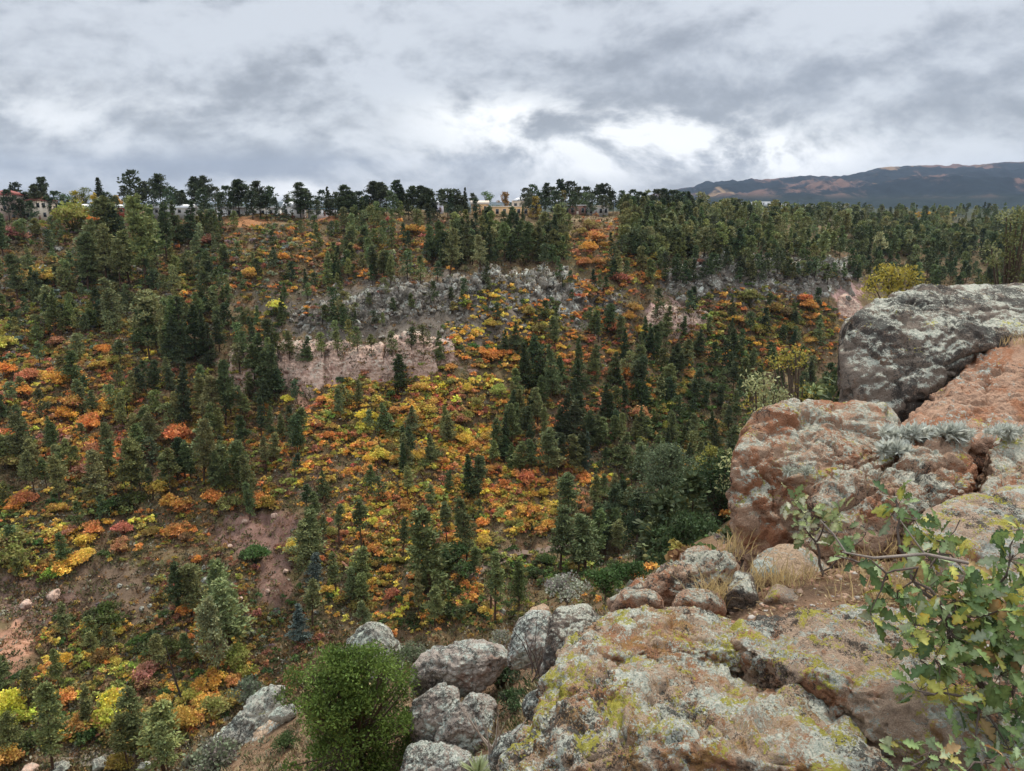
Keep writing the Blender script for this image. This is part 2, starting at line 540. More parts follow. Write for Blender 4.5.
relief = wk.math('SUBTRACT', puff, puff_hi)          # sunlit tops and shaded undersides of the billows
v = wk.math('ADD', wk.math('MULTIPLY', big, 0.26), wk.math('ADD', wk.math('MULTIPLY', puff, 0.52), wk.math('MULTIPLY', fine, 0.27)))
v = wk.math('ADD', v, wk.math('MULTIPLY', relief, 0.55))
grey = wk.mix(wk.step(v, 0.37, 0.62), (0.145, 0.157, 0.176, 1), (0.290, 0.307, 0.332, 1))
# bright break in the clouds above the far rim
def lobe(px, py, sx_, sz_):
    d = P(px, py, 1.0).normalized()
    e = wk.vmath('SUBTRACT', gen, tuple(d))
    e = wk.vmath('MULTIPLY', e, (1 / sx_, 1 / sx_, 1 / sz_))
    return wk.math('POWER', 2.718, wk.math('MULTIPLY', wk.vmath('DOT_PRODUCT', e, e), -1.0))
lb = wk.math('ADD', lobe(635, 150, 0.24, 0.034), wk.math('MULTIPLY', lobe(500, 116, 0.10, 0.024), 0.7))
lb = wk.math('ADD', lb, wk.math('MULTIPLY', lobe(670, 120, 0.10, 0.020), 0.7))
lb = wk.math('ADD', lb, wk.math('MULTIPLY', lobe(760, 160, 0.09, 0.018), 0.7))
lb = wk.math('ADD', lb, wk.math('MULTIPLY', lobe(285, 190, 0.07, 0.012), 0.9))
lb = wk.math('ADD', lb, wk.math('MULTIPLY', lobe(20, 120, 0.20, 0.035), 0.35))
br = wk.math('MULTIPLY', wk.math('MULTIPLY', lb, 1.7), wk.step(wk.math('ADD', puff, wk.math('MULTIPLY', relief, 0.6)), 0.36, 0.60), clamp=True)
grey = wk.mix(br, grey, (0.475, 0.48, 0.485, 1))
dk = wk.math('MULTIPLY', wk.math('ADD', wk.math('ADD', lobe(320, 168, 0.24, 0.024), wk.math('MULTIPLY', lobe(60, 170, 0.2, 0.02), 0.6)), wk.math('MULTIPLY', lobe(860, 60, 0.3, 0.06), 0.5)), wk.step(puff, 0.62, 0.42), clamp=True)
grey = wk.mix(wk.math('MULTIPLY', dk, 0.8), grey, (0.12, 0.138, 0.172, 1))
# an overcast sky brightens towards the zenith
zen = wk.math('MULTIPLY_ADD', wk.step(zz, 0.25, 0.85), 2.4, 1.0)
grey = wk.mix(1.0, grey, zen, 'MULTIPLY')
skyc = wk.mix(1.0, sky.outputs[0], (0.07, 0.07, 0.07, 1), 'MULTIPLY')
final = wk.mix(0.94, skyc, grey)
bg = wk.n('ShaderNodeBackground'); wk.set(bg, 'Color', final); wk.set(bg, 'Strength', 1.0)
wo = wk.n('ShaderNodeOutputWorld'); wk.t.links.new(bg.outputs[0], wo.inputs[0])
sd = bpy.data.lights.new('sun', 'SUN'); sd.energy = 1.5; sd.angle = R(12); sd.color = (1.0, 0.92, 0.80)
so = bpy.data.objects.new('sun', sd); COL.objects.link(so)
sdir = Vector((math.sin(SUN_AZ) * math.cos(SUN_EL), math.cos(SUN_AZ) * math.cos(SUN_EL), math.sin(SUN_EL)))
so.rotation_euler = sdir.to_track_quat('Z', 'Y').to_euler()
scene.view_settings.view_transform = 'Standard'
scene.view_settings.look = 'None'
scene.view_settings.exposure = 1.22
scene.view_settings.gamma = 1.0
scene.cycles.max_bounces = 4
scene.cycles.diffuse_bounces = 2
scene.cycles.transparent_max_bounces = 8
scene.cycles.use_denoising = True
try:
    scene.cycles.denoising_prefilter = 'ACCURATE'
except Exception:
    pass

THINGS = []          # (object, kind, px, py, info) for the labels


# ------------------------------------------------------------------ plant generators
def pine_parts(seed, style='slope', H=15.0, lod=0):
    """returns trunk MB, crown MB; origin at the base of the trunk"""
    rg = np.random.default_rng(seed)
    tr, cr = MB(), MB()
    if style == 'rim':
        base, wid, top, dens, round_ = 0.27, 0.27, 0.75, 1.9, True
    elif style == 'fir':
        base, wid, top, dens, round_ = 0.08, 0.22, 0.0, 1.9, False
    elif style == 'thin':
        base, wid, top, dens, round_ = 0.38, 0.165, 0.3, 1.2, False
    else:
        base, wid, top, dens, round_ = 0.20, 0.215, 0.25, 1.7, False
    base += rg.uniform(-0.08, 0.12) if style != 'fir' else rg.uniform(0, 0.1); wid *= rg.uniform(0.78, 1.3)
    gap = rg.uniform(0, 6.283)     # a thin side of the crown
    if style == 'slope' and rg.random() < 0.4: round_ = True
    lean = rg.normal(size=2) * 0.5
    tz = np.linspace(0, 1, 7)
    tp = np.stack([lean[0] * tz ** 2 + 0.12 * np.sin(tz * 5 + rg.uniform(0, 6)), lean[1] * tz ** 2, tz * H * 0.97], -1)
    tp[:, :2] -= tp[0, :2]
    tr.tube(tp, 0.26 * (1 - tz * 0.93), 4 if lod else 7, (1, 1, 1))
    nb = int((26 if lod else 58) * dens)
    per = (13 if lod else 17)
    L, Wd = (1.2, 0.62) if lod else (0.60, 0.27)
    if style == 'fir': per = int(per * 1.1)
    f = base + (1 - base) * rg.random(nb) ** (0.8 if style != 'fir' else 1.0)
    f[:3] = [0.985, 0.96, 0.93]
    for i, fz in enumerate(f):
        q = (fz - base) / (1 - base)
        if round_:
            rmax = wid * H * (math.sqrt(max(0.0, 1 - (2 * q - 0.85) ** 2 / 1.5)) * (0.95 - 0.35 * q))
        elif style == 'fir':
            rmax = wid * H * (1.02 - q)
        else:
            rmax = wid * H * (min(1, 0.55 + q * 1.6) * (1.06 - q) ** 0.7)
        rmax *= rg.uniform(0.55, 1.15)
        az = rg.uniform(0, 2 * math.pi)
        rmax *= 1 - 0.45 * max(0.0, math.cos(az - gap - q * 2.5))
        d = np.array([math.cos(az), math.sin(az), 0])
        org = np.array([np.interp(fz, tz, tp[:, 0]), np.interp(fz, tz, tp[:, 1]), fz * H * 0.97])
        droop = -0.12 if style == 'fir' else 0.16
        tip = org + d * rmax + np.array([0, 0, droop * rmax])
        if not lod:
            tr.tube([org, (org + tip) / 2 + [0, 0, -0.05 * rmax], tip], [0.06, 0.04, 0.015], 3, (1, 1, 1))
        ncl = 1 if (lod or rmax < 0.8) else (3 if rmax > 2.0 else 2)
        lum = rg.uniform(0.72, 1.35)
        for j in range(ncl):
            fr = 1.0 - j * 0.36 + rg.uniform(-0.1, 0.05)
            cc = org + (tip - org) * fr
            rad = (0.44 + 0.22 * min(rmax, 3.0)) * (0.9 if style != 'fir' else 0.85) * rg.uniform(0.8, 1.2) * (1.8 if lod else 1)
            dirs = rg.normal(size=(per, 3)); dirs /= np.linalg.norm(dirs, axis=1)[:, None]
            pts = cc + dirs * (rg.random((per, 1)) ** 0.45) * rad * np.array([1.05, 1.05, 0.62])
            dd = dirs + np.array([0, 0, 0.35]) + d * 0.3
            l2 = lum * rg.uniform(0.75, 1.3, (per, 1))
            tint = np.clip(l2 * np.array([1.0, 1.0, 1.0]) + rg.normal(size=(per, 1)) * np.array([0.10, 0.03, -0.03]), 0.2, 2)
            cr.diamonds(pts, dd, L * rg.uniform(0.7, 1.25, per), Wd * rg.uniform(0.7, 1.3, per), tint, rg)
    return tr, cr


def shrub_mb(seed, lod=0, n_lobe=13, per=80, L=0.165, flat=0.75, stems=True, spread=1.0):
    """unit shrub about 2 m wide, 1.6 m high, origin at ground"""
    rg = np.random.default_rng(seed)
    m = MB()
    st = MB()
    if lod:
        n_lobe, per, L = 6, 13, 0.40
    for i in range(n_lobe):
        az = rg.uniform(0, 6.283); rr = 0.72 * math.sqrt(rg.random()) * spread
        top = (1.45 - 0.85 * rr ** 2) * flat * rg.uniform(0.75, 1.12)
        c = np.array([rr * math.cos(az), rr * math.sin(az), top * 0.72])
        rad = rg.uniform(0.28, 0.46)
        d = rg.normal(size=(per, 3)); d /= np.linalg.norm(d, axis=1)[:, None]
        d[:, 2] = np.where(d[:, 2] < -0.2, -d[:, 2] * 0.6, d[:, 2])
        pts = c + d * (rg.random((per, 1)) ** 0.4) * rad * np.array([1, 1, 0.95])
        lum = rg.uniform(0.72, 1.28)
        hue = rg.normal() * 0.10
        t = lum * rg.uniform(0.7, 1.3, (per, 1)) * np.ones(3)
        t = t + np.array([0.3, 1.0, 0.2]) * hue + rg.normal(size=(per, 1)) * np.array([0.02, 0.10, 0.02])
        m.diamonds(pts, rg.normal(size=(per, 3)) + d * 0.6, L * rg.uniform(0.6, 1.25, per), L * 0.72 * rg.uniform(0.6, 1.2, per), np.clip(t, 0.15, 2), rg)
        if stems and not lod:
            st.tube([np.zeros(3) + rg.normal(size=3) * [0.08, 0.08, 0], c * [0.5, 0.5, 0.55], c], [0.03, 0.022, 0.01], 3, (0.13, 0.10, 0.08))
    return m, st


def crown_tree(seed, H=7.0, Wd=5.0, n_lobe=16, per=60, L=0.30, base=0.25, radk=1.0):
    """broadleaf / juniper tree: trunk with limbs, crown of leaf clumps"""
    rg = np.random.default_rng(seed)
    tr, cr = MB(), MB()
    top = np.array([rg.normal() * 0.2, rg.normal() * 0.2, H * 0.62])
    tr.tube([np.zeros(3), top * [0.3, 0.6, 0.5], top], [0.035 * H, 0.025 * H, 0.008 * H], 6)
    ph = rg.uniform(0, 6.283, 4)
    for i in range(n_lobe):
        u = rg.random(); az = rg.uniform(0, 6.283)
        z = H * (base + (0.97 - base) * u)
        rm = Wd / 2 * math.sqrt(max(0.05, 1 - ((u - 0.35) / 0.68) ** 2))
        rm *= 0.84 + 0.30 * math.sin(2 * az + ph[0] + 3 * u) + 0.16 * math.sin(5 * az + ph[1]) * math.sin(7 * u + ph[2])
        rr = rm * math.sqrt(rg.uniform(0.03, 0.95))
        rad = min(Wd, H) * rg.uniform(0.11, 0.18) * radk
        c = np.array([rr * math.cos(az), rr * math.sin(az), min(z, H - rad * 0.8)])
        tr.tube([top * [1, 1, 0.5 + 0.3 * u], (top * [1, 1, 0.6] + c) / 2 + [0, 0, -0.03 * H], c], [0.012 * H, 0.008 * H, 0.003 * H], 4)
        d = rg.normal(size=(per, 3)); d /= np.linalg.norm(d, axis=1)[:, None]
        pts = c + d * (rg.random((per, 1)) ** 0.42) * rad * np.array([1.1, 1.1, 0.85])
        lum = rg.uniform(0.6, 1.45)
        t = lum * rg.uniform(0.65, 1.4, (per, 1)) * np.ones(3) + rg.normal(size=(per, 1)) * np.array([0.08, 0.03, 0.0])
        cr.diamonds(pts, rg.normal(size=(per, 3)) + d * 0.7 + [0, 0, 0.3], L * rg.uniform(0.6, 1.3, per), L * 0.5 * rg.uniform(0.6, 1.3, per), np.clip(t, 0.2, 2), rg)
    return tr, cr


# ------------------------------------------------------------------ rocks
_ICO = {}


def ico(level):
    if level not in _ICO:
        bm = bmesh.new()
        bmesh.ops.create_icosphere(bm, subdivisions=level, radius=1.0)
        V = np.array([v.co[:] for v in bm.verts]); F = np.array([[v.index for v in f.verts] for f in bm.faces])
        bm.free()
        _ICO[level] = (V / np.linalg.norm(V, axis=1)[:, None], F)
    return _ICO[level]


def hull_planes(pts):
    bm = bmesh.new()
    for p in pts: bm.verts.new(p)
    r = bmesh.ops.convex_hull(bm, input=bm.verts)
    bm.normal_update()
    pl = [(tuple(f.normal), f.verts[0].co.copy(), f.calc_area()) for f in bm.faces]
    bm.free()
    N = np.array([p[0] for p in pl]); C = np.array([p[1][:] for p in pl])
    return N, C


def vnormals(V, F):
    fn = np.cross(V[F[:, 1]] - V[F[:, 0]], V[F[:, 2]] - V[F[:, 0]])
    n = np.zeros_like(V)
    for j in range(3):
        for a in range(3):
            n[:, a] += np.bincount(F[:, j], fn[:, a], len(V))
    return n / (np.linalg.norm(n, axis=1)[:, None] + 1e-12)


def rock_shape(pts, level=6, rough=1.0, soft=14.0, seed=0.0, block=0.0, bed=0.0, freq=1.0, crack=0.0, zcell=0.55, bcell=1.0, chips=1.0, flute=0.0):
    """rounded hull of pts with weathered relief; returns centre, verts (local), faces"""
    pts = np.array([tuple(p) for p in pts])
    c = pts.mean(0)
    N, C = hull_planes([tuple(p - c) for p in pts])
    D, F = ico(level)
    size = np.linalg.norm(pts.max(0) - pts.min(0))
    off = (N * C).sum(1)
    inv = np.maximum(D @ N.T, 0) / np.maximum(off, 1e-4)[None]
    rinv = (inv ** soft).sum(1) ** (1.0 / soft)
    V = D / rinv[:, None]
    s = size / 4.0
    q = V / s * freq + seed * 13.7
    nrm = vnormals(V, F)
    warp = np.stack([fbm(q * 2.3 + 3, 3), fbm(q * 2.3 + 33, 3), fbm(q * 2.3 + 63, 3)], -1) * 0.16
    h = fbm(q * 1.1, 3, 0.5) * 0.085 + fbm(q * 4.5 + 5, 4, 0.6) * 0.022 + (fbm(q * 19.0 + 9, 4, 0.65) * 0.010 if level >= 6 else 0)
    h -= np.clip(fbm(q * 1.3 + 40, 4, ridged=True) - 1.25, 0, 1) * 0.10 * (1 + crack)
    if crack:
        cl = np.abs(fbm(q * np.array([0.8, 0.8, 1.7]) + 71, 4, 0.5)); h -= 0.075 * crack * np.exp(-(cl / 0.022) ** 2)
    f1, f2, idv = worley(q * 3.4 + warp * 2)
    h += chips * ((idv - 0.5) * 0.07 - np.clip(0.10 - (f2 - f1), 0, 1) * 0.30)
    if level >= 6:
        f1, f2, idv = worley(q * 9.0 + warp * 5)
        h += chips * ((idv - 0.5) * 0.024 - np.clip(0.12 - (f2 - f1), 0, 1) * 0.08)
    if level >= 7:
        f1, f2, idv = worley(q * 24.0 + warp * 12)
        h += chips * ((idv - 0.5) * 0.009 - np.clip(0.14 - (f2 - f1), 0, 1) * 0.02)
    if flute:
        fl = fbm(np.stack([q[:, 0] * 5.0, q[:, 1] * 5.0, q[:, 2] * 0.7], -1) + warp, 3, 0.55, ridged=True)
        h += flute * (fl * 0.07 + fbm(np.stack([q[:, 0] * 1.2, q[:, 1] * 1.2, q[:, 2] * 11.0], -1), 3) * 0.035)
    if block:
        f1, f2, idv = worley(q * np.array([1.7, 1.7, 1.7 * zcell]) * bcell + warp * 0.9)
        h += block * ((idv - 0.5) * 0.30 - np.clip(0.12 - (f2 - f1), 0, 1) * 1.6)
    if bed:
        lay = np.abs(((q[:, 2] * 3.2 + fbm(q * 0.8, 2) * 0.5) % 1.0) - 0.5)
        h -= bed * np.clip(0.13 - lay, 0, 1) * 0.5
    V = V + nrm * (h * s * rough)[:, None]
    return c, V, F


def rock(name, pts, mat, label, cat='boulder', group=None, level=6, reg=True, **kw):
    if isinstance(pts[0], list):
        got = [rock_shape(p, level, **kw) for p in pts]
        c = got[0][0]; V = np.concatenate([g[1] + (g[0] - c) for g in got]); n_ = len(got[0][1])
        F = np.concatenate([g[2] + n_ * i for i, g in enumerate(got)])
    else:
        c, V, F = rock_shape(pts, level, **kw)
    o = link(name, mesh_np(name, V, F, mat, smooth=True), None, label, cat, group)
    o.location = c
    return o


def body(outline, depth=1.0, bulge=0.25, shrink=0.75, drop=0.0):
    """rock volume from silhouette points (px,py,Y): front bulge and a real back half"""
    P0 = [P(*q) for q in outline]
    c = sum(P0, Vector()) / len(P0)
    L = c.length
    kb, kf = 1 + depth / L, 1 - bulge / L
    out = list(P0)
    for p in P0:
        out.append(c * kb + (p - c) * kb * shrink)
        out.append(c * kf + (p - c) * kf * 0.6)
    if drop:
        v = Vector((c.x, c.y, 0)).normalized()
        lo = sorted(P0, key=lambda p: p.z)[:max(3, len(P0) // 2)]
        out += [p + Vector((0, 0, -drop)) + (c - p) * 0.15 for p in lo]
        out += [p + Vector((0, 0, -drop)) + v * depth * 0.8 for p in lo]
    return out


RM_BIG = rock_mat('rock_lichen_slab', base=(0.50, 0.37, 0.26), red=(0.40, 0.21, 0.115), red_amt=0.5, pale=(0.66, 0.63, 0.53), pale_amt=0.50, dark_amt=0.42, yellow_amt=0.60, S=2.6, bump=0.05, ochre_amt=0.75)
RM_SLAB = rock_mat('rock_tan_slab', base=(0.48, 0.35, 0.25), red=(0.36, 0.18, 0.10), red_amt=0.45, pale=(0.54, 0.52, 0.45), pale_amt=0.46, dark_amt=0.40, yellow_amt=0.58, S=2.6, bump=0.045, ochre_amt=0.4)
RM_RED = rock_mat('rock_red_block', base=(0.47, 0.31, 0.21), red=(0.38, 0.175, 0.095), red_amt=0.5, pale=(0.58, 0.53, 0.43), pale_amt=0.40, dark_amt=0.30, yellow_amt=0.30, S=1.8, bump=0.065, top_pale=0.28)
RM_RED2 = rock_mat('rock_red_bank', base=(0.44, 0.28, 0.19), red=(0.35, 0.165, 0.09), red_amt=0.5, pale_amt=0.28, dark_amt=0.3, yellow_amt=0.05, S=1.5, bump=0.05, top_pale=0.12)
RM_GREY = rock_mat('rock_grey_lichen', base=(0.21, 0.17, 0.135), red=(0.17, 0.11, 0.075), red_amt=0.35, pale=(0.52, 0.49, 0.41), pale_amt=0.36, dark_amt=0.60, yellow_amt=0.16, S=1.5, bump=0.05, top_pale=0.36, upr=(0.05, 0.95), ochre_amt=0.0)
RM_MID = rock_mat('rock_slope_boulder', base=(0.33, 0.28, 0.235), red=(0.25, 0.165, 0.125), red_amt=0.32, pale_amt=0.55, dark_amt=0.45, S=0.7, bump=0.08, top_pale=0.12, ochre_amt=0.1)
RM_WHITE = rock_mat('rock_white_lichen', base=(0.36, 0.34, 0.28), red=(0.30, 0.24, 0.18), red_amt=0.3, pale=(0.47, 0.48, 0.40), pale_amt=0.62, dark_amt=0.55, yellow_amt=0.12, S=0.8, bump=0.06, ochre_amt=0.1)
RM_TAN = rock_mat('rock_tan_bank', base=(0.46, 0.33, 0.22), red=(0.36, 0.2, 0.12), red_amt=0.4, pale_amt=0.3, dark_amt=0.3, S=0.6, bump=0.1)
RM_CRAG = rock_mat('rock_grey_crag', base=(0.27, 0.24, 0.195), red=(0.21, 0.16, 0.12), red_amt=0.4, pale=(0.58, 0.56, 0.49), pale_amt=0.54, dark_amt=0.46, S=0.2, bump=0.35, ochre_amt=0.0, top_pale=0.08)
RM_CLIFF = rock_mat('rock_pink_cliff', base=(0.56, 0.39, 0.30), red=(0.38, 0.235, 0.18), red_amt=0.45, pale=(0.50, 0.39, 0.31), pale_amt=0.36, dark=(0.13, 0.10, 0.085), dark_amt=0.42, S=0.16, bump=0.3, ochre_amt=0.1, top_pale=0.25)

# --- pink cliffs and grey crags of the far wall
def crag(px0, px1, pyt, pyb, mat, label, name='rock_crag', thick=9.0, seed=0.0, lean=0.4, jag=0.15, **kw):
    """a rock wall standing in the slope between two photo columns"""
    pts = []
    for px in np.linspace(px0, px1, 4):
        f = hit(px, pyb, 80)
        if f is None: continue
        pt = pyt + rnd.uniform(-1, 1) * jag * (pyb - pyt)
        gt = hit(px, pt, 80)
        t = P(px, pt, f.y + lean * min(max(gt.y - f.y, 2.0), 45.0) if gt is not None else f.y + 5)
        v = Vector((f.x, f.y, 0)).normalized()
        pts += [f - Vector((0, 0, 2.5)), t, t + v * thick, f + v * thick - Vector((0, 0, 2.5)), (f + t) / 2 - v * 1.2]
    return rock(name, pts, mat, label, 'rock cliff', None, **kw, seed=seed)


i = 0
for a, b, t, bt in [(230, 268, 360, 392), (266, 304, 356, 390), (290, 324, 360, 394), (314, 352, 354, 382), (342, 384, 349, 382), (380, 412, 351, 380), (402, 438, 346, 376), (430, 454, 346, 364)]:
    crag(a, b, t, bt, RM_CLIFF, ['pale pink cliff stub at the red-roofed house end of the pink cliffs', 'pink cliff buttress second from the red-roofed house end', 'pink cliff buttress above the pale chute', 'low pink cliff link between two buttresses above the yellow shrubs', 'broad pink cliff buttress with a white ledge at its foot', 'pink cliff buttress behind the single dark pine', 'widest pale pink cliff with a white foot ledge', 'brownish pink cliff end toward the golden shrubs'][i], 'cliff_buttress', 6, 41 + i, lean=0.6, jag=0.6, level=6, rough=0.62, soft=18, block=0.45, freq=1.15, zcell=0.16, bcell=1.0, chips=0.2, flute=1.3)
    i += 1
for a, b, t, bt, mt, lab in [(646, 684, 316, 333, RM_CLIFF, 'small pink cliff among dark firs, half nearer the houses'), (672, 710, 314, 336, RM_CLIFF, 'small pink cliff among dark firs, half nearer the mountains'), (838, 860, 300, 322, RM_CLIFF, 'pink gully wall above the great dark boulder')]:
    crag(a, b, t, bt, mt, lab, 'cliff_buttress', 6, 61 + i, lean=0.6, jag=0.6, level=6, rough=0.62, soft=18, block=0.45, freq=1.15, zcell=0.16, bcell=1.0, chips=0.2, flute=1.3); i += 1
CRAGS = [o for o in COL.objects if o.name.startswith('cliff_buttress')]
CR = [(300, 335, 312, 335), (330, 365, 305, 332), (360, 395, 296, 325), (392, 425, 288, 318), (420, 450, 284, 316), (446, 478, 276, 312), (474, 505, 274, 308), (502, 535, 274, 308), (548, 578, 280, 316), (572, 602, 285, 320), (596, 622, 292, 322), (530, 552, 276, 304),
      (665, 700, 268, 298), (696, 730, 258, 296), (728, 760, 262, 298), (758, 790, 264, 296), (788, 820, 262, 296), (818, 848, 264, 294)]
ORD = ['first', 'second', 'third', 'fourth', 'fifth', 'sixth', 'seventh', 'eighth', 'ninth', 'tenth', 'eleventh', 'twelfth', 'thirteenth', 'fourteenth', 'fifteenth', 'sixteenth', 'seventeenth', 'eighteenth', 'nineteenth', 'twentieth', 'twenty-first', 'twenty-second', 'twenty-third', 'twenty-fourth', 'twenty-fifth', 'twenty-sixth', 'twenty-seventh', 'twenty-eighth', 'twenty-ninth', 'thirtieth'] + [f'thirty-{q}' for q in 'first second third fourth fifth sixth seventh eighth ninth'.split()]
for j, (a, b, t, bt) in enumerate(sorted(CR)):
    c = 'above the pink cliff' if a < 455 else ('above the golden shrubs' if a < 640 else 'toward the mountains')
    o = crag(a, b, t, bt, RM_CRAG, None, 'rock_crag', 6, 81 + j, lean=0.72, jag=0.35, level=6, rough=1.2, soft=16, block=1.0, freq=1.25, zcell=0.22, bcell=1.5, chips=0.9, flute=0.5)
    CRAGS.append(o)
    THINGS.append((o, 'jagged grey rock crag', (a + b) / 2, (t + bt) / 2))
# plants may also stand on the crags
_v = [np.stack([RX, RY, RZ], -1)]; _f = [tuple(int(q) for q in f) for f in TF]; _n0 = len(RX)
for o in CRAGS:
    me = o.data; a = np.empty(len(me.vertices) * 3, np.float32); me.vertices.foreach_get('co', a)
    a = a.reshape(-1, 3) + np.array(o.location); b = np.empty(len(me.polygons) * 3, np.int32); me.polygons.foreach_get('vertices', b)
    _v.append(a); _f += [tuple(q) for q in (b.reshape(-1, 3) + _n0).tolist()]; _n0 += len(a)
BVH = BVHTree.FromPolygons(np.concatenate(_v).tolist(), _f)
print('crags', round(time.time() - T0, 1))

# ------------------------------------------------------------------ pines: where they stand
PINES = []   # px, base row, height in px, style, colour, tone word
DK, MD, OL, LT, BL = (0.074, 0.096, 0.042), (0.130, 0.156, 0.062), (0.182, 0.192, 0.074), (0.205, 0.222, 0.100), (0.095, 0.130, 0.102)
RIMC = (0.055, 0.070, 0.036)
for px, top, base, st in [(20, 189, 216, 'rim'), (46, 184, 217, 'rim'), (38, 190, 217, 'thin'), (103, 183, 216, 'fir'), (128, 190, 213, 'rim'), (137, 177, 213, 'rim'), (148, 186, 213, 'rim'), (162, 179, 214, 'rim'), (176, 190, 214, 'rim'),
                          (186, 193, 216, 'fir'), (197, 181, 215, 'rim'), (209, 180, 215, 'rim'), (216, 190, 216, 'rim'), (228, 189, 215, 'rim'), (240, 183, 217, 'rim'), (247, 188, 216, 'rim'), (261, 184, 217, 'rim'), (271, 189, 217, 'rim'),
                          (301, 185, 219, 'rim'), (310, 190, 219, 'rim'), (329, 188, 218, 'fir'), (322, 192, 218, 'rim'), (346, 187, 222, 'rim'), (353, 193, 222, 'rim'), (374, 183, 217, 'rim'), (381, 184, 217, 'rim'), (387, 186, 216, 'thin'), (399, 182, 217, 'rim'), (404, 188, 217, 'rim'),
                          (413, 187, 217, 'rim'), (421, 187, 219, 'rim'), (427, 189, 219, 'rim'), (434, 194, 217, 'fir'), (440, 190, 217, 'thin'), (448, 190, 218, 'rim'), (456, 196, 218, 'rim'), (466, 188, 217, 'fir'), (474, 194, 214, 'rim'), (456, 190, 212, 'rim'),
                          (525, 189, 213, 'rim'), (533, 186, 213, 'rim'), (545, 184, 213, 'rim'), (552, 188, 213, 'rim'), (561, 181, 213, 'rim'), (569, 183, 213, 'rim'), (578, 188, 213, 'rim'), (586, 188, 213, 'rim'), (597, 186, 213, 'rim'), (605, 185, 213, 'rim'), (613, 193, 214, 'rim'), (622, 192, 215, 'rim'), (631, 191, 216, 'rim'), (640, 193, 217, 'rim'), (655, 191, 218, 'rim'), (664, 190, 219, 'rim'), (672, 192, 220, 'rim'), (680, 194, 221, 'rim'), (690, 193, 222, 'rim')]:
    PINES.append((px, base, base - top, st, RIMC, 'dark'))
for px, top, base, st in [(10, 196, 222, 'rim'), (41, 192, 221, 'rim'), (22, 203, 223, 'slope'), (33, 205, 224, 'slope'), (29, 197, 219, 'rim'), (58, 196, 219, 'rim'), (50, 200, 220, 'slope'), (70, 203, 218, 'slope'), (110, 196, 219, 'rim'), (118, 199, 220, 'slope'), (143, 192, 217, 'rim'), (155, 194, 218, 'slope'), (170, 193, 218, 'rim'), (183, 196, 219, 'slope'), (205, 192, 219, 'rim'), (222, 196, 220, 'slope'), (234, 195, 220, 'rim'), (253, 194, 220, 'rim'), (267, 196, 220, 'rim'), (276, 199, 221, 'slope'), (287, 202, 221, 'slope'), (307, 197, 221, 'rim'), (317, 201, 221, 'slope'), (336, 194, 220, 'rim'), (341, 198, 221, 'slope'), (360, 193, 219, 'rim'), (368, 196, 219, 'slope'), (393, 192, 219, 'rim'), (409, 195, 220, 'slope'), (430, 196, 220, 'slope'), (451, 198, 220, 'slope'), (461, 197, 219, 'rim'), (476, 199, 217, 'slope'), (528, 198, 218, 'rim'), (541, 194, 217, 'rim'), (556, 192, 217, 'rim'), (573, 193, 217, 'rim'), (591, 195, 218, 'slope'), (603, 196, 218, 'rim')]:
    PINES.append((px, base, base - top, st, tuple(q * 1.25 for q in RIMC), 'dark'))
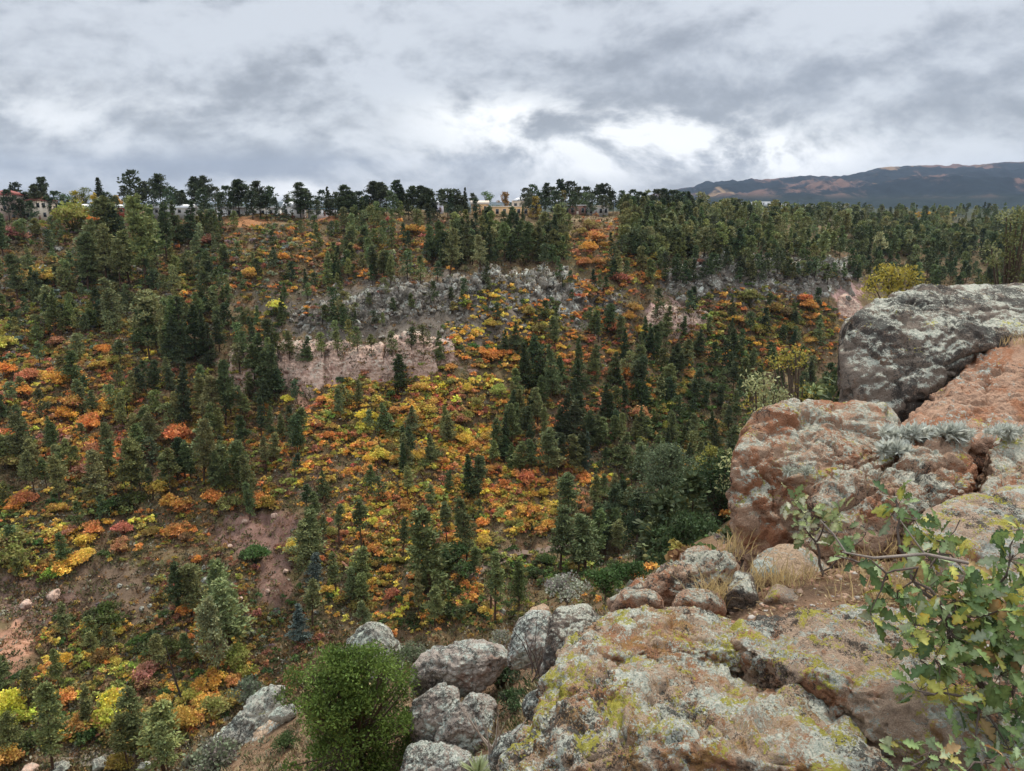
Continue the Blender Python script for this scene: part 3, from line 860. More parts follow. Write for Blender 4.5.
for px, top, base, st, c, tone in [
        (5, 222, 262, 'slope', DK, 'dark'), (110, 205, 262, 'slope', MD, 'green'), (120, 215, 268, 'slope', DK, 'dark'), (147, 205, 288, 'slope', OL, 'olive green'), (158, 212, 270, 'slope', MD, 'green'), (168, 208, 262, 'slope', DK, 'dark'), (190, 205, 243, 'fir', DK, 'dark'), (178, 205, 245, 'fir', DK, 'dark'),
        (95, 228, 285, 'slope', OL, 'olive green'), (108, 232, 290, 'slope', OL, 'olive green'), (88, 240, 295, 'slope', MD, 'green'), (122, 245, 298, 'thin', OL, 'olive green'), (130, 235, 285, 'slope', OL, 'olive green'),
        (18, 262, 302, 'slope', MD, 'green'), (55, 300, 336, 'slope', MD, 'green'), (70, 297, 332, 'slope', OL, 'olive green'), (115, 283, 330, 'slope', LT, 'pale green'), (160, 294, 358, 'slope', LT, 'pale green'), (172, 300, 360, 'slope', MD, 'green'), (150, 308, 362, 'slope', DK, 'dark'), (185, 300, 362, 'fir', DK, 'dark'), (195, 308, 362, 'fir', DK, 'dark'), (178, 318, 366, 'fir', DK, 'dark'), (205, 315, 360, 'fir', DK, 'dark'), (142, 312, 350, 'fir', DK, 'dark'), (212, 325, 368, 'fir', DK, 'dark'),
        (292, 262, 284, 'slope', DK, 'dark'), (340, 262, 287, 'fir', DK, 'dark'), (377, 246, 282, 'slope', DK, 'dark'), (385, 250, 284, 'slope', MD, 'green'), (432, 225, 262, 'slope', MD, 'green'), (440, 222, 260, 'slope', MD, 'green'), (450, 228, 275, 'slope', OL, 'olive green'), (458, 225, 268, 'fir', DK, 'dark'), (466, 215, 262, 'fir', MD, 'green'), (480, 235, 272, 'slope', LT, 'pale green'), (490, 225, 265, 'fir', DK, 'dark'), (505, 222, 262, 'slope', MD, 'green'), (515, 220, 262, 'fir', MD, 'green'), (528, 222, 262, 'slope', MD, 'green'), (540, 222, 260, 'slope', MD, 'green'), (553, 215, 258, 'fir', DK, 'dark'), (545, 212, 245, 'slope', OL, 'olive green'), (558, 205, 245, 'slope', OL, 'olive green'),
        (72, 355, 392, 'slope', MD, 'green'), (30, 412, 468, 'slope', MD, 'green'), (24, 420, 470, 'slope', OL, 'olive green'), (53, 418, 448, 'fir', MD, 'green'), (110, 424, 460, 'slope', OL, 'olive green'), (145, 408, 448, 'slope', MD, 'green'), (155, 412, 450, 'slope', OL, 'olive green'), (133, 440, 500, 'slope', OL, 'olive green'), (142, 448, 502, 'slope', MD, 'green'), (184, 362, 428, 'fir', DK, 'dark'), (202, 375, 420, 'slope', OL, 'olive green'), (212, 418, 486, 'slope', OL, 'olive green'), (204, 422, 486, 'slope', LT, 'pale green'), (100, 455, 508, 'slope', OL, 'olive green'), (226, 362, 430, 'slope', MD, 'green'), (215, 378, 432, 'slope', OL, 'olive green'), (178, 445, 482, 'slope', OL, 'olive green'), (240, 440, 492, 'slope', MD, 'green'), (232, 372, 420, 'thin', OL, 'olive green'), (3, 390, 420, 'fir', DK, 'dark'), (35, 455, 500, 'thin', OL, 'olive green'), (170, 450, 500, 'thin', OL, 'olive green'), (60, 460, 505, 'slope', OL, 'olive green'), (250, 455, 505, 'slope', OL, 'olive green'),
        (275, 345, 402, 'slope', DK, 'dark'), (268, 352, 405, 'fir', DK, 'dark'), (400, 352, 398, 'slope', DK, 'dark'), (403, 440, 478, 'fir', DK, 'dark'), (270, 405, 435, 'fir', MD, 'green'), (283, 412, 445, 'slope', OL, 'olive green'), (300, 425, 455, 'slope', MD, 'green'), (255, 345, 385, 'slope', MD, 'green'), (430, 430, 465, 'fir', MD, 'green'),
        (525, 340, 388, 'fir', DK, 'dark'), (550, 340, 398, 'fir', MD, 'green'), (578, 358, 396, 'fir', DK, 'dark'), (595, 345, 370, 'fir', DK, 'dark'), (565, 390, 442, 'fir', DK, 'dark'), (572, 398, 446, 'slope', DK, 'dark'), (548, 425, 478, 'slope', MD, 'green'), (505, 408, 458, 'fir', DK, 'dark'), (512, 400, 450, 'slope', MD, 'green'), (498, 415, 460, 'slope', MD, 'green'), (590, 408, 455, 'slope', DK, 'dark'), (585, 430, 472, 'fir', BL, 'blue green'), (615, 385, 412, 'slope', MD, 'green'), (624, 430, 465, 'fir', MD, 'green'), (600, 415, 450, 'slope', MD, 'green'), (640, 358, 392, 'slope', DK, 'dark'), (660, 372, 400, 'fir', DK, 'dark'), (538, 385, 425, 'slope', OL, 'olive green'), (470, 450, 500, 'fir', DK, 'dark'), (478, 452, 502, 'slope', MD, 'green'), (530, 345, 390, 'slope', MD, 'green'), (540, 348, 390, 'fir', DK, 'dark'), (515, 320, 350, 'fir', MD, 'green'), (555, 315, 350, 'slope', MD, 'green'), (558, 440, 480, 'slope', OL, 'olive green'), (520, 440, 475, 'slope', MD, 'green'), (636, 440, 480, 'slope', MD, 'green'),
        (245, 332, 366, 'slope', MD, 'green'), (290, 330, 360, 'slope', OL, 'olive green'), (308, 336, 362, 'fir', MD, 'green'), (322, 332, 358, 'slope', OL, 'olive green'), (338, 330, 356, 'slope', MD, 'green'), (358, 326, 352, 'slope', OL, 'olive green'), (372, 334, 356, 'thin', OL, 'olive green'), (392, 330, 356, 'slope', MD, 'green'), (412, 326, 350, 'slope', DK, 'dark'), (424, 324, 348, 'slope', OL, 'olive green'), (440, 330, 362, 'fir', MD, 'green'),
        (225, 560, 642, 'slope', LT, 'pale green'), (232, 575, 655, 'slope', LT, 'pale green'), (312, 506, 570, 'slope', MD, 'green'), (308, 515, 575, 'slope', OL, 'olive green'), (314, 552, 596, 'slope', BL, 'grey green'), (300, 602, 642, 'fir', BL, 'blue grey'), (362, 496, 552, 'thin', MD, 'dark'), (430, 500, 606, 'slope', MD, 'green'), (447, 497, 545, 'thin', MD, 'green'), (467, 492, 562, 'slope', MD, 'dark'), (495, 548, 622, 'thin', MD, 'green'), (491, 552, 615, 'thin', OL, 'green'), (519, 553, 606, 'slope', MD, 'green'), (560, 500, 572, 'slope', MD, 'dark'), (585, 512, 572, 'slope', MD, 'green'), (578, 520, 575, 'slope', OL, 'olive green'), (605, 500, 555, 'slope', DK, 'dark'), (596, 505, 560, 'slope', MD, 'green'), (570, 470, 520, 'slope', MD, 'green'), (610, 480, 530, 'slope', DK, 'dark'),
        (53, 690, 772, 'slope', OL, 'olive green'), (137, 692, 759, 'slope', MD, 'green'), (165, 705, 775, 'slope', OL, 'green'), (170, 725, 785, 'thin', OL, 'green'), (62, 650, 700, 'thin', OL, 'olive green'), (220, 600, 682, 'slope', LT, 'pale green'), (128, 720, 770, 'thin', OL, 'olive green'), (180, 560, 615, 'slope', DK, 'dark olive'), (192, 565, 618, 'slope', OL, 'olive green'), (250, 480, 520, 'slope', MD, 'green'), (3, 655, 690, 'fir', MD, 'green')]:
    PINES.append((px, base, base - top, st, c, tone))
# dense pine woods: sampled over the photo's fields   (x0,x1,y0,y1,count,height m,styles,colours)
FIELDS = [
    (620, 1024, 214, 258, 620, (6, 13.5), ('slope', 'slope', 'rim', 'fir'), (DK, MD, OL, OL, LT)), (850, 1030, 225, 292, 230, (6, 12), ('slope', 'fir'), (DK, MD)),
    (610, 860, 248, 285, 110, (7, 11), ('slope', 'fir'), (DK, MD, OL)), (625, 720, 215, 262, 60, (8, 13), ('slope', 'slope', 'fir'), (MD, OL, DK)),
    (430, 570, 232, 268, 75, (9, 12), ('slope', 'fir'), (MD, DK, OL)), (340, 440, 220, 285, 50, (7, 11), ('slope',), (MD, OL, DK)),
    (0, 120, 222, 340, 70, (6, 10), ('slope', 'slope', 'fir'), (MD, OL, DK)), (80, 230, 220, 330, 85, (6, 11), ('slope', 'slope', 'fir'), (MD, OL, DK, LT)),
    (200, 350, 225, 350, 66, (6, 10), ('slope', 'fir'), (MD, OL, DK)), (330, 620, 275, 330, 34, (4, 8), ('slope', 'fir'), (DK, MD)),
    (120, 300, 350, 500, 62, (8, 13), ('slope', 'slope', 'thin'), (OL, MD, DK)), (0, 120, 340, 500, 26, (7, 11), ('slope', 'slope', 'thin'), (OL, MD)),
    (500, 680, 335, 480, 62, (8, 13), ('slope', 'fir'), (DK, MD, OL)), (300, 500, 400, 520, 20, (7, 11), ('slope', 'thin', 'fir'), (DK, MD, OL)),
    (640, 830, 310, 440, 80, (7, 12), ('fir', 'slope'), (DK, DK, MD)), (540, 660, 470, 560, 24, (8, 13), ('slope', 'thin'), (MD, DK, OL)),
    (0, 130, 500, 660, 12, (6, 10), ('slope', 'thin'), (OL, MD)), (290, 480, 500, 640, 16, (7, 12), ('slope', 'thin'), (OL, MD)), (0, 200, 640, 771, 9, (6, 10), ('slope', 'thin'), (OL, MD)),
    (640, 740, 440, 540, 22, (7, 12), ('slope', 'fir'), (DK, MD)),
]
CLEAR = [(350, 369, 88, 13), (255, 530, 42, 22), (276, 580, 18, 30), (110, 592, 45, 32), (12, 648, 25, 30), (681, 324, 24, 8), (538, 549, 42, 12), (560, 210, 0, 0), (848, 300, 14, 18), (245, 222, 22, 5), (323, 219, 14, 4)]


def is_clear(x, y):
    return any(rx and ((x - cx) / rx) ** 2 + ((y - cy) / ry) ** 2 < 1 for cx, cy, rx, ry in CLEAR)


TREES = []   # point, height m, style, colour, tone, px, py
for px, base, hpx, st, c, tone in PINES:
    p = hit(px, base, 80)
    if p is None or p.y > 460:
        y0 = 362 if px < 640 else 430
        p = Vector((XC(px, y0), y0, 0)); p.z = gz(p.x, p.y)
    _, ppy = proj(p.x, p.y, p.z)
    hpx2 = max(hpx + (float(ppy) - base), 14)
    TREES.append((p, hpx2 * p.length / F_PX * 1.0, st, c, tone, px, base))
for x0, x1, y0, y1, n, hr, sts, cs in FIELDS:
    for _ in range(n):
        px, py = rnd.uniform(x0, x1), rnd.uniform(y0, y1)
        if is_clear(px, py): continue
        p = hit(px, py, 80)
        if p is None or p.y < 85: continue
        c = rnd.choice(cs)
        tone = {DK: 'dark', MD: 'green', OL: 'olive green', LT: 'pale green'}.get(c, 'green')
        TREES.append((p, rnd.uniform(*hr) * (1.0 if p.y < 420 else 1.1), rnd.choice([q for q in sts if q != 'fir' or rnd.random() < 0.6] or ['slope']), c, tone, px, py))
# woods on the mesa behind the rim houses and along the far edge
for _ in range(900):
    Y = rnd.uniform(400, 1100); t = rnd.uniform(-0.72, 0.95)
    if t < 0.15 and rnd.random() < 0.72: continue
    X = t * Y
    p = Vector((X, Y, gz(X, Y)))
    hz = rnd.uniform(4, 12) if t < 0.17 else rnd.uniform(7, 14)
    a, b = proj(X, Y, p.z)
    TREES.append((p, hz, 'rim' if t < 0.17 else rnd.choice(['rim', 'slope', 'fir']), rnd.choice((RIMC, DK, RIMC, MD)) if t < 0.17 else rnd.choice((DK, MD)), 'dark', float(a), float(b)))


def vis(t):
    p, h = t[0], t[1]
    inside = 1.0 if (-5 < t[5] < 1029 and t[6] < 800) else 0.0
    return inside * h / p.length * (0.3 if p.y > 395 and t[5] < 640 else 1) * (0.0 if (t[5] > 836 and t[6] > 300) or (t[5] > 740 and t[6] > 410) else 1)


TREES.sort(key=vis, reverse=True)
PINE_V = {}
for st, nv in (('rim', 8), ('slope', 14), ('fir', 5), ('thin', 6)):
    PINE_V[st] = []
    for i in range(nv):
        tr, cr = pine_parts(100 + hash(st) % 7 * 0 + i + {'rim': 0, 'slope': 20, 'fir': 40, 'thin': 60}[st], st)
        PINE_V[st].append((tr.mesh('pine_trunk_mesh', M_BARK), cr.mesh('pine_crown_mesh', M_NEEDLE)))
n_pine = n_fir = 0
REST = []
for t in TREES:
    p, h, st, c, tone, px, py = t
    fir = st == 'fir'
    if vis(t) <= 0 or (fir and n_fir >= 110) or (not fir and n_pine >= 292):
        REST.append(t); continue
    if fir: n_fir += 1
    else: n_pine += 1
    nm = 'fir_tree' if fir else 'pine_tree'
    s = h / 15.0
    ws = s * rnd.uniform(0.9, 1.2) * (1.15 if h < 9 else 1.0)
    ws *= rnd.uniform(0.82, 1.3)
    o = empty(nm, p - Vector((0, 0, 0.15)), rnd.uniform(0, 6.28), None, 'fir tree' if fir else 'pine tree', 'fir trees on the canyon slopes' if fir else 'pine trees on the canyon slopes and rim', (ws, ws, s))
    o.rotation_euler = (rnd.gauss(0, 0.035), rnd.gauss(0, 0.035), o.rotation_euler[2])
    tm, cm = rnd.choice(PINE_V[st])
    v = rnd.uniform(0.75, 1.3)
    link('trunk', tm, o, color=(0.085, 0.052, 0.035) if st != 'rim' else (0.05, 0.035, 0.028))
    link('crown', cm, o, color=tuple(q * v * rnd.uniform(0.92, 1.08) for q in c))
    size = 'tall' if h > 13.5 else ('small' if h < 8.5 else 'mid-sized')
    form = {'rim': 'broad-crowned', 'slope': 'slender', 'thin': 'thin bare-stemmed', 'fir': 'dense conical'}[st]
    THINGS.append((o, f'{size} {tone} {form} ' + ('fir' if fir else 'pine'), px, py - h / p.length * F_PX * 0.5))
# the rest of the pine wood, one mass
lodv = {}
for st in ('rim', 'slope', 'fir', 'thin'):
    lodv[st] = []
    for i in range(4):
        tr, cr = pine_parts(300 + i * 7 + len(st), st, lod=1)
        tv, tf = np.concatenate(tr.V), np.concatenate(tr.F4)
        cv, cf, cc = np.concatenate(cr.V), np.concatenate(cr.F4), np.concatenate(cr.C)
        lodv[st].append((tv, tf, cv, cf, cc))
wm = MB()
for p, h, st, c, tone, px, py in REST:
    if not (-0.9 < p.x / max(p.y, 1) < 0.98): continue
    tv, tf, cv, cf, cc = rnd.choice(lodv[st])
    s = h / 15.0; a = rnd.uniform(0, 6.28); w = s * rnd.uniform(0.95, 1.25)
    M = np.array([[math.cos(a) * w, -math.sin(a) * w, 0], [math.sin(a) * w, math.cos(a) * w, 0], [0, 0, s]])
    q = np.array(p) - [0, 0, 0.15]
    wm.add(tv @ M.T + q, F4=tf, col=(0.06, 0.04, 0.03))
    wm.add(cv @ M.T + q, F4=cf, col=np.clip(cc * np.array(c) * rnd.uniform(0.65, 1.4) * np.array([rnd.uniform(0.85, 1.15), 1, rnd.uniform(0.85, 1.15)]), 0.004, 1))
for _ in range(330):
    Y = 45 + 230 * rnd.random() ** 0.8; t = rnd.uniform(0.20, 1.05)
    X = t * Y
    z = gz(X, Y)
    a_, b_ = proj(X, Y, z + 9)
    if Y < 100 and b_ < 300: continue
    tv, tf, cv, cf, cc = rnd.choice(lodv[rnd.choice(('slope', 'slope', 'fir'))])
    h = rnd.uniform(5, 9); s = h / 15; w = s * rnd.uniform(1.0, 1.4); c = rnd.choice((DK, DK, MD, OL))
    a = rnd.uniform(0, 6.28)
    M = np.array([[math.cos(a) * w, -math.sin(a) * w, 0], [math.sin(a) * w, math.cos(a) * w, 0], [0, 0, s]])
    wm.add(tv @ M.T + [X, Y, z - 0.15], F4=tf, col=(0.06, 0.04, 0.03))
    wm.add(cv @ M.T + [X, Y, z - 0.15], F4=cf, col=np.clip(cc * np.array(c) * rnd.uniform(0.65, 1.2), 0.004, 1))
link('pine_wood', wm.mesh('pine_wood', M_NEEDLE), label='dark pine wood filling the mesa and the gaps between single pines', kind='stuff')
print('pines', n_pine, n_fir, len(REST), round(time.time() - T0, 1))

# ------------------------------------------------------------------ autumn shrubs
OR, YE, RD, OY, SA, GR, YG, BR, GY = (0.60, 0.305, 0.08), (0.62, 0.45, 0.095), (0.46, 0.205, 0.095), (0.27, 0.215, 0.06), (0.40, 0.215, 0.12), (0.085, 0.115, 0.038), (0.29, 0.285, 0.075), (0.25, 0.145, 0.07), (0.22, 0.22, 0.16)
CN = {OR: 'orange', YE: 'yellow', RD: 'rust red', OY: 'olive yellow', SA: 'salmon brown', GR: 'dark green', YG: 'yellow green', BR: 'brown', GY: 'grey green'}
ACC = [  # px, py(centre), width px, colour
    (15, 236, 22, SA), (75, 222, 30, YG), (98, 223, 16, OR), (38, 280, 26, OR), (8, 310, 18, SA), (3, 345, 22, YE), (104, 348, 14, OR), (250, 277, 18, OR), (228, 260, 18, BR), (212, 242, 20, BR), (188, 303, 8, RD), (100, 325, 16, OY), (58, 342, 16, SA), (145, 276, 10, YE),
    (282, 257, 16, OR), (323, 258, 10, OR), (335, 258, 9, OR), (353, 250, 14, RD), (354, 264, 14, SA), (310, 291, 12, SA), (275, 308, 20, YE), (253, 330, 22, OY), (415, 228, 22, OR), (390, 220, 10, RD), (422, 262, 10, OR),
    (565, 237, 14, OR), (595, 240, 22, OR), (598, 262, 16, RD), (585, 264, 14, RD), (588, 248, 18, OR), (604, 246, 14, OR), (620, 280, 20, RD), (632, 308, 20, OR), (628, 316, 14, OR), (614, 328, 18, RD), (495, 323, 18, YE), (499, 310, 10, OR), (525, 310, 20, OY), (545, 312, 20, OY), (540, 328, 20, OY), (520, 340, 16, GR), (590, 225, 20, YG), (580, 232, 14, OY),
    (655, 257, 14, OR), (645, 262, 12, OR), (750, 300, 26, OY), (770, 306, 22, OY), (805, 300, 16, OR), (808, 308, 16, OR), (785, 312, 18, BR), (735, 320, 18, OR), (748, 340, 16, OR), (810, 340, 14, OR), (700, 262, 10, SA), (760, 330, 20, YG), (790, 330, 20, OY), (640, 330, 14, YE),
    (20, 390, 20, OR), (35, 363, 14, OR), (105, 350, 12, OR), (100, 367, 16, YE), (113, 361, 14, YG), (115, 400, 12, YE), (178, 436, 30, OR), (185, 446, 18, OR), (90, 425, 26, OR), (85, 470, 20, SA), (10, 450, 36, YG), (18, 462, 30, YG), (8, 432, 22, OR), (5, 375, 20, OR), (60, 380, 20, OR), (75, 405, 22, OR), (65, 415, 20, OR), (100, 412, 20, OR), (110, 440, 16, RD), (95, 450, 20, RD), (45, 402, 18, OR), (30, 378, 18, RD),
    (287, 400, 14, YE), (272, 400, 10, YE), (263, 407, 10, OR), (242, 400, 12, OR), (233, 394, 10, OR), (350, 392, 14, YE), (343, 379, 14, GR), (322, 400, 12, OR), (366, 415, 22, YE), (358, 423, 16, YG), (365, 438, 10, OR), (378, 454, 20, YE), (390, 440, 12, YE), (396, 412, 14, OR), (399, 424, 12, OR), (422, 387, 18, YE), (425, 408, 24, YE), (432, 400, 18, YE), (415, 418, 16, OR), (443, 420, 14, RD), (330, 478, 12, OR), (355, 470, 18, OR), (370, 470, 18, OR), (388, 392, 14, GR), (435, 455, 18, GR), (318, 424, 14, OY), (330, 425, 12, OR),
    (490, 355, 22, OR), (480, 352, 16, OR), (515, 360, 16, OR), (505, 350, 16, OR), (450, 366, 14, YE), (453, 382, 14, YG), (468, 388, 14, OR), (490, 377, 10, RD), (480, 386, 12, GR), (500, 390, 20, YG), (515, 398, 20, YE), (525, 405, 16, YE), (460, 420, 20, RD), (440, 420, 14, OR), (484, 410, 11, RD), (488, 435, 14, YE), (465, 440, 20, YE), (475, 446, 14, OR), (420, 455, 20, YE), (440, 460, 18, OR), (594, 375, 14, RD), (612, 370, 18, RD), (625, 374, 18, OR), (645, 385, 12, OR), (638, 415, 22, RD), (642, 428, 14, YE), (525, 480, 22, RD), (577, 468, 16, YE), (584, 478, 18, OR), (608, 478, 12, OR), (535, 378, 9, RD), (549, 400, 7, OR), (612, 352, 14, YE), (540, 442, 12, YE), (690, 375, 14, OR), (680, 392, 14, OY), (652, 398, 12, OR),
    (12, 503, 22, OR), (25, 502, 18, RD), (60, 508, 16, OR), (166, 490, 28, OR), (178, 500, 26, YE), (185, 508, 18, OR), (215, 498, 24, OR), (230, 503, 24, OY), (258, 503, 20, OR), (268, 503, 20, OY), (92, 530, 22, OR), (88, 542, 18, YE), (123, 530, 18, RD), (122, 545, 20, SA), (68, 530, 16, SA), (178, 530, 22, OR), (186, 538, 14, BR), (198, 560, 12, OR), (12, 545, 28, YG), (18, 560, 30, OY), (70, 565, 26, YE), (55, 572, 20, YG), (130, 502, 30, GR), (112, 508, 24, GR), (115, 612, 30, GR), (100, 615, 24, GR), (182, 612, 18, OR), (152, 533, 14, OY), (85, 555, 16, YE), (130, 470, 14, OR),
    (256, 556, 24, GR), (328, 590, 15, YE), (350, 598, 26, OY), (362, 606, 26, OY), (385, 498, 20, OR), (410, 503, 18, OR), (387, 512, 14, YE), (344, 535, 12, RD), (332, 532, 14, OY), (408, 528, 11, OR), (418, 540, 12, YE), (388, 568, 14, OR), (392, 594, 18, RD), (384, 584, 12, YE), (428, 578, 26, GR), (440, 566, 26, GR), (455, 555, 30, GR), (462, 572, 26, GR), (450, 608, 24, GR), (470, 612, 26, GR), (290, 550, 14, YG), (292, 544, 16, YE), (365, 575, 14, OY), (372, 560, 16, OY), (400, 560, 16, OY), (412, 575, 14, OR), (350, 505, 16, YE), (436, 492, 16, YE), (410, 490, 16, YE), (415, 572, 14, YG), (365, 582, 14, YE),
    (548, 525, 20, OR), (541, 530, 14, OR), (482, 524, 18, OR), (484, 540, 18, YE), (450, 528, 12, OR), (520, 508, 16, YE), (535, 512, 14, OR), (553, 512, 10, YE), (500, 512, 18, YG), (515, 522, 20, YG), (500, 490, 16, YE), (530, 495, 16, OR), (545, 495, 16, YE), (592, 510, 14, RD), (602, 495, 14, OR), (545, 560, 18, GR), (575, 566, 16, YG), (535, 572, 22, GR), (470, 500, 16, YG), (490, 470, 16, YE), (505, 480, 14, OR), (538, 478, 14, YE), (527, 568, 12, YE), (485, 612, 16, YE),
    (10, 705, 26, YE), (15, 720, 26, YE), (100, 710, 34, YE), (88, 722, 28, OR), (112, 720, 30, YG), (115, 700, 26, YE), (65, 700, 20, YE), (30, 695, 14, OR), (150, 672, 22, SA), (145, 684, 20, SA), (212, 680, 24, OR), (232, 682, 18, OR), (200, 688, 20, OR), (190, 700, 24, YE), (205, 702, 26, YE), (215, 706, 24, YG), (182, 722, 26, OR), (195, 722, 22, YE), (163, 702, 18, YE), (152, 712, 16, YE), (10, 758, 26, YE), (120, 634, 12, YE), (150, 645, 26, GR), (165, 650, 24, GR), (140, 642, 20, GR), (240, 655, 26, YG), (248, 664, 24, YG), (180, 640, 18, RD), (185, 655, 14, SA), (232, 700, 22, YG), (95, 640, 14, OY), (105, 655, 20, OY), (60, 628, 18, OY), (120, 765, 20, OY), (30, 740, 24, GR), (75, 735, 26, GR), (155, 655, 20, OY), (190, 640, 12, OR)]
SF = [  # fields: ellipse + count + colours + width range (m)
    (70, 420, 90, 60, 120, (OR, OR, OR, RD, YE, SA, OY), (1.6, 3.6)), (420, 420, 110, 50, 170, (YE, YE, OR, OY, YG, RD), (1.6, 3.8)), (520, 470, 80, 50, 90, (YE, OR, OR, OY, RD), (1.5, 3.2)), (440, 520, 110, 40, 120, (OR, YE, YE, OY, YG, RD), (1.5, 3.0)),
    (60, 340, 80, 40, 60, (OY, YG, OY, SA, OR), (1.5, 3.2)), (130, 385, 80, 40, 60, (OY, YG, BR, YE), (1.5, 3.2)), (600, 370, 80, 60, 90, (RD, OR, OY, GR), (1.6, 3.4)), (760, 330, 90, 40, 120, (OY, OR, YG, BR, GR), (2.0, 4.5)), (610, 260, 40, 45, 50, (RD, OR, OY), (2, 4)),
    (110, 260, 130, 45, 110, (OY, GY, OY, GR, BR), (1.8, 4.0)), (290, 250, 110, 40, 110, (OY, GY, BR, OY, GR), (1.6, 3.6)), (60, 330, 80, 40, 60, (OY, GY, YG), (1.6, 3.4)), (400, 245, 60, 30, 40, (OY, BR, GY), (1.5, 3)), (170, 620, 120, 50, 60, (OY, BR, GY), (1.0, 2.4)), (230, 420, 60, 60, 50, (OY, OY, BR), (1.4, 3)),
    (250, 280, 100, 60, 70, (OY, BR, OR, GR, GY), (1.6, 3.6)), (100, 270, 120, 60, 70, (OY, GR, BR, YG, GY), (1.6, 3.6)), (370, 250, 100, 40, 50, (BR, OY, OR, SA), (1.6, 3.4)), (510, 330, 60, 40, 50, (YE, OY, OR, GR), (1.8, 4)), (330, 500, 80, 70, 80, (OY, YE, BR, OR), (1.2, 2.8)),
    (60, 520, 90, 60, 70, (OY, YE, OR, GR, YG), (1.4, 3.2)), (120, 680, 130, 70, 110, (OY, YE, YG, OR, GR, BR), (1.2, 2.8)), (260, 640, 60, 50, 40, (BR, OY, GR), (1.0, 2.4)), (240, 450, 80, 60, 80, (OY, OR, YG, BR), (1.4, 3.0)), (400, 590, 90, 40, 60, (OY, YE, GR, OR), (1.2, 2.6)), (660, 470, 70, 70, 50, (GR, OY, GR), (2, 4)), (560, 560, 70, 40, 40, (GR, GR, YG), (1.5, 3)), (700, 400, 60, 60, 70, (GR, GR, OY), (2, 4.5)), (190, 560, 70, 50, 35, (BR, OY, OR), (1.2, 2.5)), (390, 390, 60, 15, 25, (YE, OY), (1.2, 2.2)), (470, 610, 50, 25, 25, (GR, OY), (1.2, 2.5))]
SHR = []
for px, py, w, c in ACC:
    base = py + w * 0.30
    p = hit(px, base, 80)
    if p is None or p.y > 420: continue
    SHR.append((p, w * 1.15 * p.length / F_PX, c, px, py, 1))
for cx, cy, rx, ry, n, cs, wr in SF:
    for _ in range(int(n * 2.0)):
        a = rnd.uniform(0, 6.28); q = math.sqrt(rnd.random())
        px0, py0 = cx + rx * q * math.cos(a), cy + ry * q * math.sin(a)
        c0 = rnd.choice(cs)
        w0 = rnd.uniform(*wr) * 1.15
        for k_ in range(rnd.choice((1, 2, 4, 5, 6, 8, 9))):     # thickets with merging crowns
            px, py = (px0, py0) if k_ == 0 else (px0 + rnd.gauss(0, 9), py0 + rnd.gauss(0, 4.5))
            if is_clear(px, py) and rnd.random() < 0.9: continue
            p = hit(px, py, 80)
            if p is None or p.y > 420 or p.y < 80: continue
            SHR.append((p, w0 * rnd.uniform(0.4, 1.2), c0 if rnd.random() < 0.72 else rnd.choice(cs), px, py, 0))
SHR.sort(key=lambda s: (s[5] * 0.02 + s[1] / s[0].length) if (0 < s[3] < 1024 and s[4] < 771 and not (s[3] > 740 and s[4] > 400)) else 0, reverse=True)
SHV, SHL = [], []
for i in range(9):
    m, st = shrub_mb(500 + i, flat=[0.7, 0.85, 0.6][i % 3])
    m.add(np.concatenate(st.V), F4=np.concatenate(st.F4), col=(0.45, 0.4, 0.5))
    SHV.append(m.mesh('shrub_mesh', M_LEAF))
for i in range(6):
    m, _ = shrub_mb(600 + i, lod=1)
    SHL.append((np.concatenate(m.V), np.concatenate(m.F4), np.concatenate(m.C)))
sm = MB()
ns = ng = 0
for p, w, c, px, py, acc in SHR:
    green = c in (GR, GY)
    cv = tuple(q * rnd.uniform(0.8, 1.2) for q in c)
    cv = (cv[0], cv[1] * rnd.uniform(0.88, 1.15), cv[2])
    in_view = 0 < px < 1024 and py < 771 and not (px > 740 and py > 400)
    s = w / 2.0
    if in_view and ((green and ng < 70) or (not green and ns < 295)):
        if green: ng += 1
        else: ns += 1
        o = link('evergreen_shrub' if green else 'oak_shrub', rnd.choice(SHV), None, None, 'shrub' if green else 'oak shrub', 'green shrubs on the canyon slopes' if green else 'autumn oak shrubs on the canyon slopes', color=cv)
        o.location = p - Vector((0, 0, 0.1)); o.rotation_euler = (rnd.uniform(-0.1, 0.1), rnd.uniform(-0.1, 0.1), rnd.uniform(0, 6.28))
        o.scale = (s, s, s * rnd.uniform(0.85, 1.15))
        size = 'large' if w > 4 else ('small' if w < 2.6 else 'mid-sized')
        THINGS.append((o, f'{size} {CN[c]} ' + ('shrub' if green else 'oak shrub'), px, py))
    else:
        V, Fq, Cc = rnd.choice(SHL)
        a = rnd.uniform(0, 6.28)
        M = np.array([[math.cos(a), -math.sin(a), 0], [math.sin(a), math.cos(a), 0], [0, 0, 1]]) * s
        sm.add(V @ M.T + np.array(p) - [0, 0, 0.1], F4=Fq, col=np.clip(Cc * np.array(cv) * 1.12, 0.005, 1))
for _ in range(1500):
    Y = 9 + 250 * rnd.random() ** 1.6; t = rnd.uniform(0.10, 1.05)
    X = t * Y + rnd.uniform(0, 3)
    z = gz(X, Y)
    w = rnd.uniform(0.5, 1.1) * min(2.6, 0.5 + Y / 40)
    a_, b_ = proj(X, Y, z + w)
    if Y < 45 and b_ < 410: continue
    c = rnd.choice((GR, GR, OY, GY, BR, OY, OR))
    V, Fq, Cc = rnd.choice(SHL)
    a = rnd.uniform(0, 6.28)
    M = np.array([[math.cos(a), -math.sin(a), 0], [math.sin(a), math.cos(a), 0], [0, 0, 1]]) * (w / 2)
    sm.add(V @ M.T + [X, Y, z - 0.1], F4=Fq, col=np.clip(Cc * np.array(c) * rnd.uniform(0.8, 1.2), 0.005, 1))
